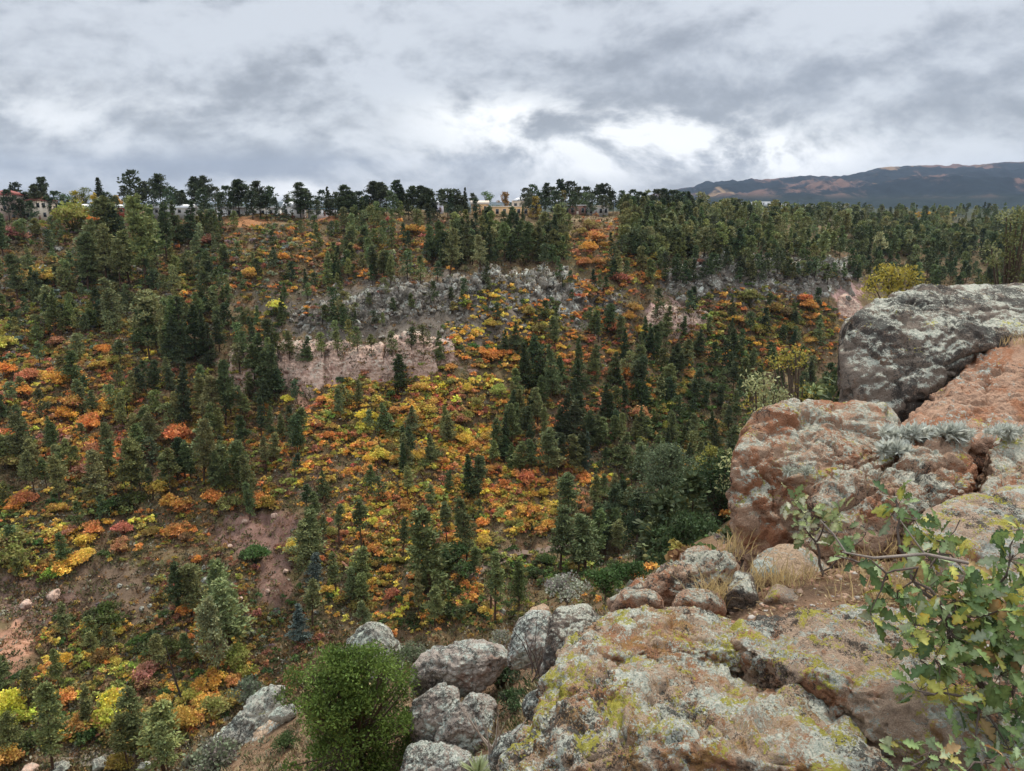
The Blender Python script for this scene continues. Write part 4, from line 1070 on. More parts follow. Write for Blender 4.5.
link('autumn_brush', sm.mesh('autumn_brush', M_LEAF), label='low autumn oak brush in orange, yellow and olive between larger shrubs', kind='stuff')
print('shrubs', ns, ng, len(SHR), round(time.time() - T0, 1))

# ------------------------------------------------------------------ low ground brush, litter, dead twigs
gm = MB()
NB = 50000
bx = rng.uniform(-20, 1044, NB); by = rng.uniform(212, 790, NB) 
brg = np.random.default_rng(77)
PALS = np.array([(0.115, 0.10, 0.045), (0.10, 0.07, 0.04), (0.17, 0.13, 0.07), (0.07, 0.075, 0.03), (0.20, 0.19, 0.14), (0.16, 0.09, 0.045), (0.12, 0.12, 0.05), (0.22, 0.13, 0.05)])
PGREY = np.array([(0.24, 0.22, 0.19), (0.18, 0.16, 0.13), (0.30, 0.28, 0.25), (0.10, 0.095, 0.06), (0.21, 0.16, 0.13)])
cnt = 0
for x, y in zip(bx, by):
    if (x > 745 and y > 405) or (x > 836 and y > 292): continue
    if is_clear(x, y) and rnd.random() < (0.85 if y < 420 else 0.55): continue
    p = hit(x, y, 60)
    if p is None or p.y > 430 or p.y < 70: continue
    greyz = ((x - 440) / 185) ** 2 + ((y - 315) / 36) ** 2 < 1 or ((x - 765) / 95) ** 2 + ((y - 280) / 24) ** 2 < 1
    if greyz and rnd.random() < 0.5: continue
    pal = PGREY if greyz and rnd.random() < 0.55 else PALS
    c = pal[brg.integers(len(pal))] * brg.uniform(0.8, 1.6)
    s = brg.uniform(0.45, 1.15) * (0.6 + p.length / 330)
    n = 11
    d = brg.normal(size=(n, 3)); d /= np.linalg.norm(d, axis=1)[:, None]; d[:, 2] = np.abs(d[:, 2])
    pts = np.array(p) + d * brg.random((n, 1)) ** 0.5 * s * [1, 1, 0.75]
    gm.diamonds(pts, d + brg.normal(size=(n, 3)) * 0.5 + [0, 0, 0.4], s * brg.uniform(0.35, 0.8, n), s * 0.32 * brg.uniform(0.6, 1.3, n), np.clip(c * brg.uniform(0.6, 1.4, (n, 1)), 0.01, 1), brg)
    cnt += 1
link('ground_brush', gm.mesh('ground_brush', M_LITTER), label='low scrub, dry grass clumps and dead twigs covering the slope', kind='stuff')
print('brush', cnt, round(time.time() - T0, 1))

nm_ = MB()
PN = np.array([(0.13, 0.14, 0.06), (0.30, 0.24, 0.13), (0.16, 0.17, 0.11), (0.09, 0.11, 0.045), (0.20, 0.15, 0.09)])
for _ in range(2600):
    x, y = rnd.uniform(170, 660), rnd.uniform(590, 790)
    p = hit(x, y, 3.5)
    if p is None or p.y > 70 or p.y < 4: continue
    s = rnd.uniform(0.10, 0.30) * (0.5 + p.y / 30)
    n = 26
    d = brg.normal(size=(n, 3)); d /= np.linalg.norm(d, axis=1)[:, None]; d[:, 2] = np.abs(d[:, 2])
    c = PN[brg.integers(len(PN))] * brg.uniform(0.7, 1.25)
    nm_.diamonds(np.array(p) + d * brg.random((n, 1)) ** 0.5 * s * [1, 1, 0.8], d + brg.normal(size=(n, 3)) * 0.4 + [0, 0, 0.6], s * brg.uniform(0.3, 0.8, n), s * 0.16 * brg.uniform(0.6, 1.3, n), np.clip(c * brg.uniform(0.6, 1.4, (n, 1)), 0.01, 1), brg)
link('near_brush', nm_.mesh('near_brush', M_LITTER), label='low grey green scrub and straw between the boulders of the near slope', kind='stuff')

# ------------------------------------------------------------------ rim rocks and boulders
# --- the near rim
rock('lichen_slab', [body([(470, 800, 2.35), (490, 765, 2.45), (506, 725, 2.7), (528, 682, 2.9), (550, 655, 3.05), (610, 640, 3.15), (690, 645, 3.12), (760, 662, 3.0), (815, 680, 2.85), (865, 702, 2.68), (910, 732, 2.45), (932, 760, 2.3), (940, 800, 2.1)], 0.15, 0.25, 0.9, 1.6),
    body([(540, 668, 2.95), (556, 642, 3.12), (588, 616, 3.35), (630, 606, 3.5), (690, 604, 3.55), (735, 610, 3.5), (762, 632, 3.28), (752, 652, 3.1), (650, 662, 3.0)], 0.2, 0.1, 0.9, 1.2)], RM_BIG,
     'huge pale slab crusted with yellow and white lichen, dropping to the canyon', 'rock slab', level=7, rough=0.85, soft=22, seed=1, freq=1.6, crack=0.6)
rock('lichen_slab', body([(742, 646, 3.0), (728, 630, 3.2), (770, 614, 3.4), (850, 600, 3.55), (920, 615, 3.4), (1000, 650, 3.0), (1070, 690, 2.7), (1070, 800, 2.1), (985, 790, 2.2), (958, 738, 2.32), (900, 690, 2.55), (835, 660, 2.82)], 0.5, 0.02, 0.9, 0.7), RM_SLAB,
     'pinkish slab above the dark crack, under the oak leaves', 'rock slab', level=7, rough=0.75, soft=26, seed=2.3, freq=1.7, crack=0.5)
rock('pointed_boulder', body([(606, 601, 4.3), (640, 578, 4.3), (672, 558, 4.4), (700, 547, 4.5), (730, 547, 4.5), (740, 568, 4.4), (735, 603, 4.3), (690, 606, 4.2), (645, 605, 4.2)], 0.8, 0.12, 0.8, 0.3), RM_RED,
     'small pointed red boulder with a shadowed underside behind the lichen slab', level=6, rough=1.0, soft=18, seed=3.1, block=0.4)
rock('domed_boulder', body([(738, 592, 4.5), (744, 560, 4.6), (772, 542, 4.8), (808, 543, 4.8), (832, 560, 4.7), (850, 596, 4.5), (800, 602, 4.4)], 0.8, 0.15, 0.85, 0.5), RM_TAN,
     'low domed tan boulder with dry grass growing over its front', level=6, rough=0.6, soft=12, seed=4.2)
rock('red_boulder', body([(736, 548, 5.7), (731, 500, 5.8), (733, 452, 6.0), (746, 424, 6.3), (772, 405, 6.6), (812, 394, 6.9), (855, 397, 7.0), (895, 408, 7.0), (910, 430, 6.6), (880, 470, 6.1), (862, 520, 5.7), (830, 555, 5.5), (785, 555, 5.5)], 1.2, 0.2, 0.85, 1.0), RM_RED,
     'large red brown boulder with a grey lichen top at the drop edge', level=7, rough=0.85, soft=26, seed=5.4, block=0.25, crack=0.5, chips=0.7)
rock('red_ledge', body([(800, 540, 5.2), (806, 505, 5.3), (835, 478, 5.5), (870, 452, 5.8), (900, 436, 6.1), (955, 432, 6.3), (985, 434, 6.3), (985, 470, 5.7), (960, 500, 5.3), (900, 540, 4.95), (850, 555, 4.95)], 0.8, 0.15, 0.85, 0.8), RM_RED,
     'ochre red ledge carrying the white cushion plants', level=7, rough=1.0, soft=20, seed=6.6, block=0.55, bed=0.4, crack=0.5)
rock('red_ledge', body([(985, 500, 5.5), (984, 450, 6.1), (1000, 434, 6.4), (1080, 430, 6.5), (1080, 520, 5.4)], 0.8, 0.1, 0.85, 0.8), RM_RED,
     'red block beyond the dark vertical crack, next to the ochre ledge', level=6, rough=0.8, soft=20, seed=7.7, block=0.4)
rock('overhanging_boulder', body([(836, 350, 9.2), (838, 322, 9.4), (862, 302, 9.8), (908, 289, 10.2), (955, 282, 10.8), (1100, 280, 11.5), (1100, 325, 9.6), (1000, 338, 8.9), (960, 368, 8.7), (930, 392, 8.6), (895, 413, 8.5), (850, 408, 8.7), (841, 385, 8.9)], 1.6, 0.15, 0.9, 1.3), RM_GREY,
     'great dark boulder with a pale flat lichen top and a shaded face', level=7, rough=0.5, soft=34, seed=18.3, freq=1.0, chips=1.2)
rock('red_bank', body([(880, 432, 7.6), (920, 412, 8.0), (962, 385, 8.4), (985, 350, 8.9), (1010, 332, 9.2), (1100, 318, 9.6), (1100, 450, 7.0), (1000, 440, 7.0), (930, 440, 7.2)], 0.9, 0.1, 0.9, 1.4), RM_RED2,
     'bare orange red bank under the great dark boulder', 'rock bank', level=7, rough=0.9, soft=20, seed=9.5, bed=0.5)
rock('tan_slab', body([(905, 535, 4.3), (925, 508, 4.5), (970, 490, 4.7), (1080, 476, 4.9), (1090, 570, 4.0), (1000, 585, 3.9), (940, 570, 4.0)], 0.6, 0.1, 0.88, 0.6), RM_SLAB,
     'tan slab with bright yellow lichen spots below the red ledges', 'rock slab', level=6, rough=0.7, soft=18, seed=10.3)
rock('tan_slab', body([(940, 590, 3.9), (985, 560, 4.05), (1080, 548, 4.1), (1090, 640, 3.5), (1000, 640, 3.5)], 0.5, 0.05, 0.9, 0.6), RM_SLAB,
     'lower pale slab half hidden by the oak leaves', 'rock slab', level=6, rough=0.7, soft=16, seed=11.3)
for i, (ox, lab) in enumerate([([(608, 606, 4.0), (620, 588, 4.05), (660, 590, 4.05), (668, 606, 4.0)], 'dark red stone wedged beneath the pointed boulder'),
                               ([(668, 606, 4.0), (680, 588, 4.1), (722, 590, 4.1), (728, 608, 4.0)], 'second red stone under the pointed boulder, beside the dry grass'),
                               ([(722, 596, 4.1), (735, 568, 4.3), (752, 572, 4.3), (760, 600, 4.1)], 'small grey violet stone in front of the domed boulder'),
                               ([(760, 600, 4.1), (775, 582, 4.2), (800, 590, 4.15), (806, 606, 4.0)], 'small pale stone in the grass before the domed boulder')]):
    rock('stone', body(ox, 0.25, 0.08, 0.8, 0.15), [RM_RED, RM_RED, RM_GREY, RM_SLAB][i], lab, 'stone', level=5, rough=1.0, soft=12, seed=20 + i)

# --- boulders down the near slope
SL = [
    ([(345, 655, 24), (352, 632, 24.3), (368, 618, 24.6), (386, 620, 24.6), (402, 642, 24.3), (407, 668, 24), (375, 680, 23.6)], RM_WHITE, 'rounded white lichen boulder above the bright green juniper', 2.0),
    ([(405, 690, 17), (414, 662, 17.4), (432, 645, 17.8), (468, 638, 18.2), (500, 640, 18.2), (512, 658, 17.6), (470, 690, 17)], RM_MID, 'broad grey boulder topping the pile beside the juniper', 1.6),
    ([(408, 735, 15.6), (412, 700, 16), (440, 680, 16.4), (462, 695, 16.2), (460, 740, 15.6)], RM_MID, 'hollowed reddish boulder in the middle of the pile beside the juniper', 1.2),
    ([(430, 750, 15.2), (440, 715, 15.6), (475, 690, 16), (500, 710, 15.8), (495, 745, 15.2)], RM_MID, 'blocky grey boulder of the pile, next to the small green shrub', 1.2),
    ([(395, 790, 14.2), (405, 755, 14.7), (440, 738, 15.1), (475, 748, 14.9), (478, 790, 14.2)], RM_MID, 'lowest flat boulder of the pile beside the juniper', 1.0),
    ([(505, 665, 12.5), (515, 625, 13), (535, 607, 13.3), (552, 612, 13.2), (555, 660, 12.5)], RM_MID, 'pinkish boulder leaning on the grey lichen block', 1.0),
    ([(538, 675, 9.5), (546, 625, 10), (560, 604, 10.3), (592, 600, 10.3), (606, 620, 10), (590, 660, 9.5)], RM_GREY, 'grey lichen block with a brown side behind the huge slab', 0.9),
    ([(520, 640, 17), (530, 612, 17.3), (548, 603, 17.6), (556, 628, 17.2)], RM_TAN, 'yellowish domed boulder behind the grey lichen block', 0.9),
    ([(185, 790, 23), (205, 752, 23.6), (235, 712, 24.4), (265, 682, 25), (292, 677, 25.2), (293, 698, 24.8), (266, 718, 24.2), (248, 750, 23.6), (240, 790, 23)], RM_WHITE, 'long sloping grey rock rib below the yellow shrubs', 1.4),
    ([(240, 790, 22), (248, 745, 22.6), (262, 722, 23), (290, 708, 23.2), (305, 730, 22.8), (300, 790, 22)], RM_TAN, 'tan broken rock face between the grey rib and the juniper', 1.2),
    ([(486, 765, 10.6), (498, 735, 10.9), (520, 722, 11.1), (536, 738, 10.9), (530, 768, 10.6)], RM_MID, 'grey boulder below the small green shrub against the huge slab', 0.7),
    ([(455, 790, 11.4), (462, 762, 11.8), (485, 752, 12), (505, 768, 11.8), (505, 790, 11.4)], RM_GREY, 'dark boulder at the picture foot next to the huge slab', 0.7),
    ([(520, 712, 9.9), (530, 690, 10.1), (552, 680, 10.3), (562, 700, 10.1), (548, 722, 9.9)], RM_MID, 'small pinkish boulder between the grey lichen block and the huge slab', 0.6),
    ([(268, 718, 22.6), (278, 706, 22.8), (294, 702, 22.8), (298, 714, 22.6), (282, 722, 22.4)], RM_WHITE, 'small grey rock on top of the tan rock face', 0.5)]
for i, (ol, mt, lab, dp) in enumerate(SL):
    rock('boulder', body(ol, dp, dp * 0.25, 0.8, dp * 0.35), mt, lab, level=6, rough=0.9, soft=14, seed=31 + i * 1.3, block=0.35, group='boulders on the near slope')

# --- loose boulders
BV = []
for j in range(7):
    rg = np.random.default_rng(900 + j)
    pts = rg.normal(size=(18, 3)); pts /= np.linalg.norm(pts, axis=1)[:, None]; pts *= [1, 0.85, 0.8]
    c, V, F = rock_shape(pts, 4, rough=1.2, soft=12, seed=j * 2.2, block=0.7)
    BV.append((V, F))
BM = {}
for key, mt in (('grey', RM_CRAG), ('pink', RM_CLIFF), ('white', RM_WHITE)):
    BM[key] = [mesh_np('boulder_mesh', V, F, mt, smooth=True) for V, F in BV]
BOUL = [(58, 248, 8), (52, 252, 6), (42, 270, 9), (50, 273, 6), (80, 303, 8), (84, 310, 7), (235, 240, 7), (240, 250, 5), (66, 332, 5), (210, 385, 6), (126, 331, 4), (97, 335, 4), (207, 578, 12), (205, 566, 8), (150, 605, 7), (142, 608, 6), (198, 652, 12), (148, 588, 6), (26, 604, 12), (55, 594, 14), (120, 585, 8), (408, 573, 7), (374, 576, 7), (580, 468, 8), (598, 482, 8), (585, 415, 6), (621, 428, 6), (502, 610, 8), (60, 765, 20), (100, 762, 18), (145, 764, 18), (30, 768, 16), (316, 612, 6), (240, 598, 8), (268, 590, 7), (285, 570, 8), (255, 612, 6), (230, 545, 8), (245, 520, 9), (275, 515, 8)]
for _ in range(215):
    q = rnd.random()
    if q < 0.45: BOUL.append((rnd.uniform(285, 620), rnd.uniform(278, 338), rnd.uniform(4, 10)))
    elif q < 0.7: BOUL.append((rnd.uniform(660, 850), rnd.uniform(256, 302), rnd.uniform(3, 8)))
    elif q < 0.85: BOUL.append((rnd.uniform(215, 440), rnd.uniform(225, 285), rnd.uniform(3, 5)))
    else: BOUL.append((rnd.uniform(20, 120), rnd.uniform(235, 340), rnd.uniform(3, 6)))
for px, py, w in BOUL:
    p = hit(px, py + w * 0.3, 80)
    if p is None or p.y > 420: continue
    key = 'pink' if (py > 500 and (px < 60 or 215 < px < 300) and px not in (207, 205)) else ('white' if py > 500 else 'grey')
    o = link('boulder', rnd.choice(BM[key]), None, None, 'boulder', 'boulders scattered on the far slope')
    s = w * p.length / F_PX / 2
    o.location = p + Vector((0, 0, s * 0.25)); o.scale = (s, s * rnd.uniform(0.8, 1.2), s * rnd.uniform(0.7, 1.2)); o.rotation_euler = (rnd.uniform(-0.4, 0.4), rnd.uniform(-0.4, 0.4), rnd.uniform(0, 6.28))
    THINGS.append((o, ('large ' if w > 9 else 'small ') + {'grey': 'grey', 'pink': 'pink', 'white': 'whitish'}[key] + ' boulder', px, py))
print('rocks', round(time.time() - T0, 1))

# ------------------------------------------------------------------ dirt road, fallen logs, dead trunk
M_ROAD = tint_mat('dirt_road', nscale=3, amt=0.35)
rp = [hit(x, y, 80) for x, y in [(470, 578), (485, 569), (500, 561), (520, 555), (540, 550), (560, 545), (578, 539), (596, 533), (616, 528), (636, 520)]]
rp = [p for p in rp if p is not None]
cen = []
for i in range(len(rp) - 1):
    p0, p1, p2, p3 = rp[max(i - 1, 0)], rp[i], rp[i + 1], rp[min(i + 2, len(rp) - 1)]
    for t in np.linspace(0, 1, 10, endpoint=False):
        cen.append(0.5 * ((2 * p1) + (p2 - p0) * t + (2 * p0 - 5 * p1 + 4 * p2 - p3) * t * t + (3 * p1 - p0 - 3 * p2 + p3) * t ** 3))
rp = cen
zs = np.array([gz(p.x, p.y) for p in rp]); zs = np.convolve(np.pad(zs, 6, 'edge'), np.ones(13) / 13, 'valid')
V = []
for i, p in enumerate(rp):
    d = (rp[min(i + 1, len(rp) - 1)] - rp[max(i - 1, 0)]); d.z = 0; d.normalize()
    s = Vector((-d.y, d.x, 0))
    for k_ in (-1, -0.33, 0.33, 1):
        q = p + s * (1.25 + 0.2 * math.sin(i * 0.7)) * k_
        V.append((q.x, q.y, max(gz(q.x, q.y) + 0.06, zs[i] + 0.10)))
Fq = [(i * 4 + j, i * 4 + j + 1, i * 4 + 4 + j + 1, i * 4 + 4 + j) for i in range(len(rp) - 1) for j in range(3)]
link('dirt_road', mesh_np('dirt_road', V, np.array(Fq), M_ROAD, np.full((len(V), 3), (0.16, 0.115, 0.088)), smooth=True), label='narrow pale dirt road along the canyon floor', kind='structure')


def log(name, a, b, r, col, label, cat):
    a, b = Vector(a), Vector(b)
    m = MB()
    ts = np.linspace(0, 1, 8)
    pts = [a.lerp(b, t) + Vector((0.06 * math.sin(t * 9), 0, 0.05 * math.sin(t * 6))) for t in ts]
    m.tube([tuple(p - a) for p in pts], [r * (1 - 0.75 * t) for t in ts], 8)
    for t in (0.25, 0.4, 0.52, 0.66, 0.78, 0.88):
        q = np.array(a.lerp(b, t) - a); d = np.array([rnd.uniform(-1, 1), rnd.uniform(-0.6, 0.4), rnd.uniform(-0.1, 0.7)])
        m.tube([q, q + d * r * 5, q + d * r * 8 + [0, 0, 0.1]], [r * 0.25, r * 0.15, r * 0.05], 4)
    o = link(name, m.mesh(name, M_BARK, True), None, label, cat, color=col)
    o.location = a
    return o


g = [hit(335, 556, 80), hit(357, 578, 80), hit(448, 606, 80), hit(474, 597, 80)]
log('fallen_log', g[1] + Vector((0, 0, .3)), g[0] + Vector((0, 0, .5)), 0.5, (0.36, 0.18, 0.11), 'fallen reddish log on the slope beside the pine below the yellow oaks', 'log')
log('fallen_log', g[2] + Vector((0, 0, .3)), g[3] + Vector((0, 0, .6)), 0.4, (0.40, 0.20, 0.13), 'short reddish log lying near the canyon floor by the tall thin pine', 'log')
b0 = hit(184, 708, 80)
log('snag', b0 - Vector((0, 0, .3)), b0 + Vector((-2.2, 0.5, 12.5)), 0.26, (0.05, 0.04, 0.035), 'tall leaning dead trunk rising out of the yellow shrubs', 'dead tree')
b0 = hit(128, 560, 80)

# ------------------------------------------------------------------ trees and shrubs on the near slope
def placed_tree(name, cat, label, px, topy, Y, H, Wd, col, seed, n_lobe=18, per=90, L=0.25, trunk=(0.10, 0.075, 0.055), base=0.2, mat=None, radk=1.0):
    top = P(px, topy, Y)
    need = top.z - gz(top.x, top.y) + 0.2
    if H < need < 2.2 * H:
        H = need
    o = empty(name, (top.x, top.y, top.z - H), 0, label, cat)
    tr, cr = crown_tree(seed, H, Wd, n_lobe, per, L, base, radk)
    link('trunk', tr.mesh('trunk', M_BARK), o, color=trunk)
    link('crown', cr.mesh('crown', mat or M_LEAF), o, color=col)
    z = gz(top.x, top.y)
    if z < o.location.z - 0.1:    # stand on the ground: lengthen the trunk down
        ex = MB(); d = o.location.z - z + 0.4
        ex.tube([(0, 0, -d), (0.05, 0, -d / 2), (0, 0, 0.02)], [0.045 * H, 0.04 * H, 0.035 * H], 6)
        for ch in o.children:
            if ch.name.startswith('trunk'):
                bmx = bmesh.new(); bmx.from_mesh(ch.data); t2 = ex.mesh('x', M_BARK); bmx.from_mesh(t2); bmx.to_mesh(ch.data); bmx.free(); bpy.data.meshes.remove(t2)
    return o


placed_tree('juniper_tree', 'juniper', 'big bright green juniper standing against the boulder pile at the picture foot', 346, 650, 15.5, 4.2, 3.8, (0.100, 0.150, 0.032), 71, 230, 150, 0.085, base=0.0, radk=0.52)
placed_tree('juniper_tree', 'juniper', 'rounded grey green juniper on the near slope above the road', 668, 444, 88, 9.5, 8.5, (0.115, 0.145, 0.075), 72, 60, 120, 0.36, base=0.1)
placed_tree('juniper_tree', 'juniper', 'dark green juniper below the rounded grey green one', 700, 470, 80, 9.5, 8.0, (0.055, 0.085, 0.035), 73, 60, 110, 0.36, base=0.05)
placed_tree('juniper_tree', 'juniper', 'dark juniper touching the large red boulder edge', 722, 455, 62, 10, 6.5, (0.035, 0.058, 0.024), 74, 60, 110, 0.32, base=0.05)
placed_tree('juniper_tree', 'juniper', 'low dark juniper over the pointed red boulder', 690, 515, 48, 6.5, 6.0, (0.045, 0.072, 0.028), 75, 55, 110, 0.27, base=0.05)
placed_tree('juniper_tree', 'juniper', 'dark tree between the road and the grey green juniper', 640, 490, 95, 9, 6.5, (0.04, 0.062, 0.03), 76, 50, 100, 0.36, base=0.05)
placed_tree('juniper_tree', 'juniper', 'pale sage green juniper below the dark junipers', 668, 505, 66, 6, 5.5, (0.10, 0.125, 0.07), 77, 50, 100, 0.30, base=0.05)
placed_tree('oak_tree', 'oak tree', 'yellowing small oak between two dark junipers', 708, 444, 84, 7, 4.5, (0.25, 0.24, 0.06), 78, 26, 80, 0.36)
placed_tree('oak_tree', 'oak tree', 'pale green willowy tree behind the large red boulder', 765, 370, 30, 5.2, 3.4, (0.27, 0.28, 0.13), 79, 46, 60, 0.17, base=0.1)
placed_tree('oak_tree', 'oak tree', 'sparse yellow leaved oak with visible trunk behind the large red boulder', 803, 343, 40, 6.5, 5.0, (0.26, 0.22, 0.045), 80, 40, 36, 0.20, base=0.15)
placed_tree('oak_tree', 'oak tree', 'yellow green oak crown peeping over the great dark boulder', 900, 264, 46, 5.5, 4.2, (0.30, 0.25, 0.05), 81, 40, 60, 0.24, base=0.1)
placed_tree('oak_tree', 'oak tree', 'pale olive tree at the frame edge below the mountains', 1022, 204, 62, 8, 5.5, (0.16, 0.17, 0.07), 82, 50, 80, 0.26, base=0.1)


def placed_shrub(name, cat, label, px, py, wpx, Y, col, seed, flat=0.8, n_lobe=22, per=70, L=0.13, asp=1.0):
    p = P(px, py + wpx * 0.3, Y)
    g_ = hit(px, py + wpx * 0.3, 4)
    if g_ is not None and 0.45 * Y < g_.y < 2.2 * Y: p = g_
    z = gz(p.x, p.y)
    m, st = shrub_mb(seed, 0, n_lobe, per, L, flat)
    o = empty(name, p, rnd.uniform(0, 6.28), label, cat, None, wpx * p.length / F_PX / 2.0)
    if z < p.z:
        st.tube([(0, 0, (z - p.z - 0.1) / o.scale[0]), (0.02, 0, -0.02), (0, 0, 0.1)], [0.05, 0.04, 0.03], 5, (0.13, 0.1, 0.08))
    link('stems', st.mesh('stems', M_BARK), o)
    link('foliage', m.mesh('foliage', M_LEAF), o, color=col)
    return o


placed_shrub('sagebrush', 'shrub', 'silvery grey shrub between the canyon pines and the grey lichen block', 567, 588, 44, 20, (0.30, 0.30, 0.24), 91, 0.85)
placed_shrub('evergreen_shrub', 'shrub', 'round deep green shrub beside the silvery grey shrub', 605, 580, 46, 24, (0.06, 0.105, 0.03), 92, 0.8)
placed_shrub('evergreen_shrub', 'shrub', 'deep green shrub touching the pointed red boulder', 630, 572, 40, 22, (0.05, 0.09, 0.028), 93, 0.8)
placed_shrub('evergreen_shrub', 'shrub', 'blue green shrub wedged between the boulder pile and the huge slab', 500, 672, 52, 12.5, (0.065, 0.10, 0.05), 94, 0.9)
placed_shrub('evergreen_shrub', 'shrub', 'small green shrub lower between boulder pile and huge slab', 515, 700, 34, 11.5, (0.055, 0.085, 0.035), 95, 0.8)
placed_shrub('sagebrush', 'shrub', 'thin grey twiggy shrub under the pinkish boulder', 505, 640, 34, 14, (0.22, 0.22, 0.17), 96, 0.8, 14, 40)
placed_shrub('sagebrush', 'shrub', 'grey green shrub between white boulder and boulder pile', 412, 652, 34, 20, (0.15, 0.17, 0.10), 97, 0.7)
placed_shrub('sagebrush', 'shrub', 'grey shrub trailing over the foot of the long rock rib', 212, 758, 52, 22.5, (0.17, 0.18, 0.12), 98, 0.7)
placed_shrub('sagebrush', 'shrub', 'grey green shrub above the long rock rib', 248, 690, 36, 26.5, (0.12, 0.14, 0.09), 99, 0.7)
placed_shrub('evergreen_shrub', 'shrub', 'yellow green clump below the boulder pile', 440, 768, 40, 13.6, (0.14, 0.15, 0.05), 89, 0.6)
placed_shrub('evergreen_shrub', 'shrub', 'low green shrub at the foot of the juniper on the tan face', 288, 740, 26, 20.5, (0.08, 0.11, 0.04), 88, 0.7)


def yucca(px, py, Y, r, label):
    p = P(px, py, Y); m = MB(); rg = np.random.default_rng(int(px))
    for i in range(46):
        az = rg.uniform(0, 6.28); el = rg.uniform(0.15, 1.4)
        d = np.array([math.cos(az) * math.cos(el), math.sin(az) * math.cos(el), math.sin(el)]); s = np.array([-math.sin(az), math.cos(az), 0])
        l = r * rg.uniform(0.75, 1.1); w = r * 0.045
        m.add([s * w * 0.5, -s * w * 0.5, d * l * 0.5 - s * w, d * l * 0.5 + s * w, d * l + [0, 0, -0.06 * l]], F4=[(0, 1, 2, 3)], F3=[(3, 2, 4)], col=np.array([0.26, 0.30, 0.15]) * rg.uniform(0.7, 1.3))
    o = link('yucca', m.mesh('yucca', M_LEAF), None, label, 'yucca'); o.location = p


yucca(287, 772, 19.5, 0.75, 'spiky pale yucca at the foot of the tan rock face')
yucca(478, 775, 11.2, 0.45, 'spiky yucca below the boulder pile at the huge slab')
# bare dead twigs by the slab
m = MB(); rg = np.random.default_rng(5)
for i in range(9):
    a = np.array([rg.normal() * 0.05, rg.normal() * 0.05, 0]); d = np.array([rg.normal() * 0.35, rg.normal() * 0.2, 1]); l = rg.uniform(0.5, 1.0)
    m.tube([a, a + d * l * 0.5 + rg.normal(size=3) * 0.04, a + d * l], [0.016, 0.011, 0.004], 4)
o = link('dead_twigs', m.mesh('dead_twigs', M_BARK), None, 'bare pale dead stems beside the huge slab, below the green shrub', 'dead shrub', color=(0.36, 0.31, 0.26)); o.location = P(492, 752, 10.8)
m = MB()
for i in range(16):
    a = np.array([rg.normal() * 0.15, rg.normal() * 0.15, 0]); d = np.array([rg.normal() * 0.5, rg.normal() * 0.3, 1]); l = rg.uniform(0.5, 1.2)
    m.tube([a, a + d * l * 0.5 + rg.normal(size=3) * 0.06, a + d * l], [0.014, 0.009, 0.003], 4)
o = link('bare_shrub', m.mesh('bare_shrub', M_BARK), None, 'leafless dark shrub in front of the pinkish boulder', 'dead shrub', color=(0.10, 0.08, 0.07)); o.location = P(540, 676, 11.6)

# ------------------------------------------------------------------ near oak shrub with lobed leaves
def leaf_outline():
    """lobed oak leaf, unit length along +x"""
    half = [(0, 0.015), (0.14, 0.03), (0.2, 0.13), (0.3, 0.17), (0.36, 0.09), (0.42, 0.2), (0.54, 0.27), (0.6, 0.13), (0.68, 0.23), (0.79, 0.22), (0.83, 0.11), (0.93, 0.1), (1.0, 0.0)]
    return half


HALF = np.array(leaf_outline())
nH = len(HALF)


def add_leaf(m, pos, d, nrm, size, col, curl, rg):
    d = d / np.linalg.norm(d); s = np.cross(nrm, d); s /= np.linalg.norm(s) + 1e-9; n = np.cross(d, s)
    x = HALF[:, 0]; y = HALF[:, 1]
    z = -curl * x ** 2 
    mid = np.stack([x, 0 * x, z], -1)
    up_ = np.abs(y) * 0.45
    Lf = np.stack([x, y, z + up_ + rg.normal(size=nH) * 0.02], -1); Rt = np.stack([x, -y, z + up_ + rg.normal(size=nH) * 0.02], -1)
    loc = np.concatenate([mid, Lf, Rt])
    V = pos + size * (loc[:, :1] * d + loc[:, 1:2] * s + loc[:, 2:] * n)
    F4 = [(i, i + 1, nH + i + 1, nH + i) for i in range(nH - 1)] + [(i + 1, i, 2 * nH + i, 2 * nH + i + 1) for i in range(nH - 1)]
    c = np.tile(np.asarray(col, float), (3 * nH, 1)); c[:nH] = np.minimum(c[:nH] * 1.35 + 0.02, 1)
    if rg.random() < 0.35: c[nH + 8:2 * nH] *= np.array([1.3, 0.85, 0.6]); c[2 * nH + 9:] *= np.array([1.3, 0.8, 0.55])
    m.add(V, F4=F4, col=c)


k = NT('oak_leaf')
cc = k.attr('tint')
co = k.n('ShaderNodeTexCoord').outputs['Object']
nz_ = k.noise(co, 60, 4, 0.6)
cc = k.mix(1.0, cc, k.math('MULTIPLY_ADD', nz_, 0.9, 0.55), 'MULTIPLY')
b = k.principled(cc, 0.55, None, 0.22)
tr_ = k.n('ShaderNodeBsdfTranslucent'); k.set(tr_, 'Color', cc)
mx = k.n('ShaderNodeMixShader'); k.set(mx, 0, 0.25); k.t.links.new(b, mx.inputs[1]); k.t.links.new(tr_.outputs[0], mx.inputs[2])
M_OAK = k.out(mx.outputs[0])


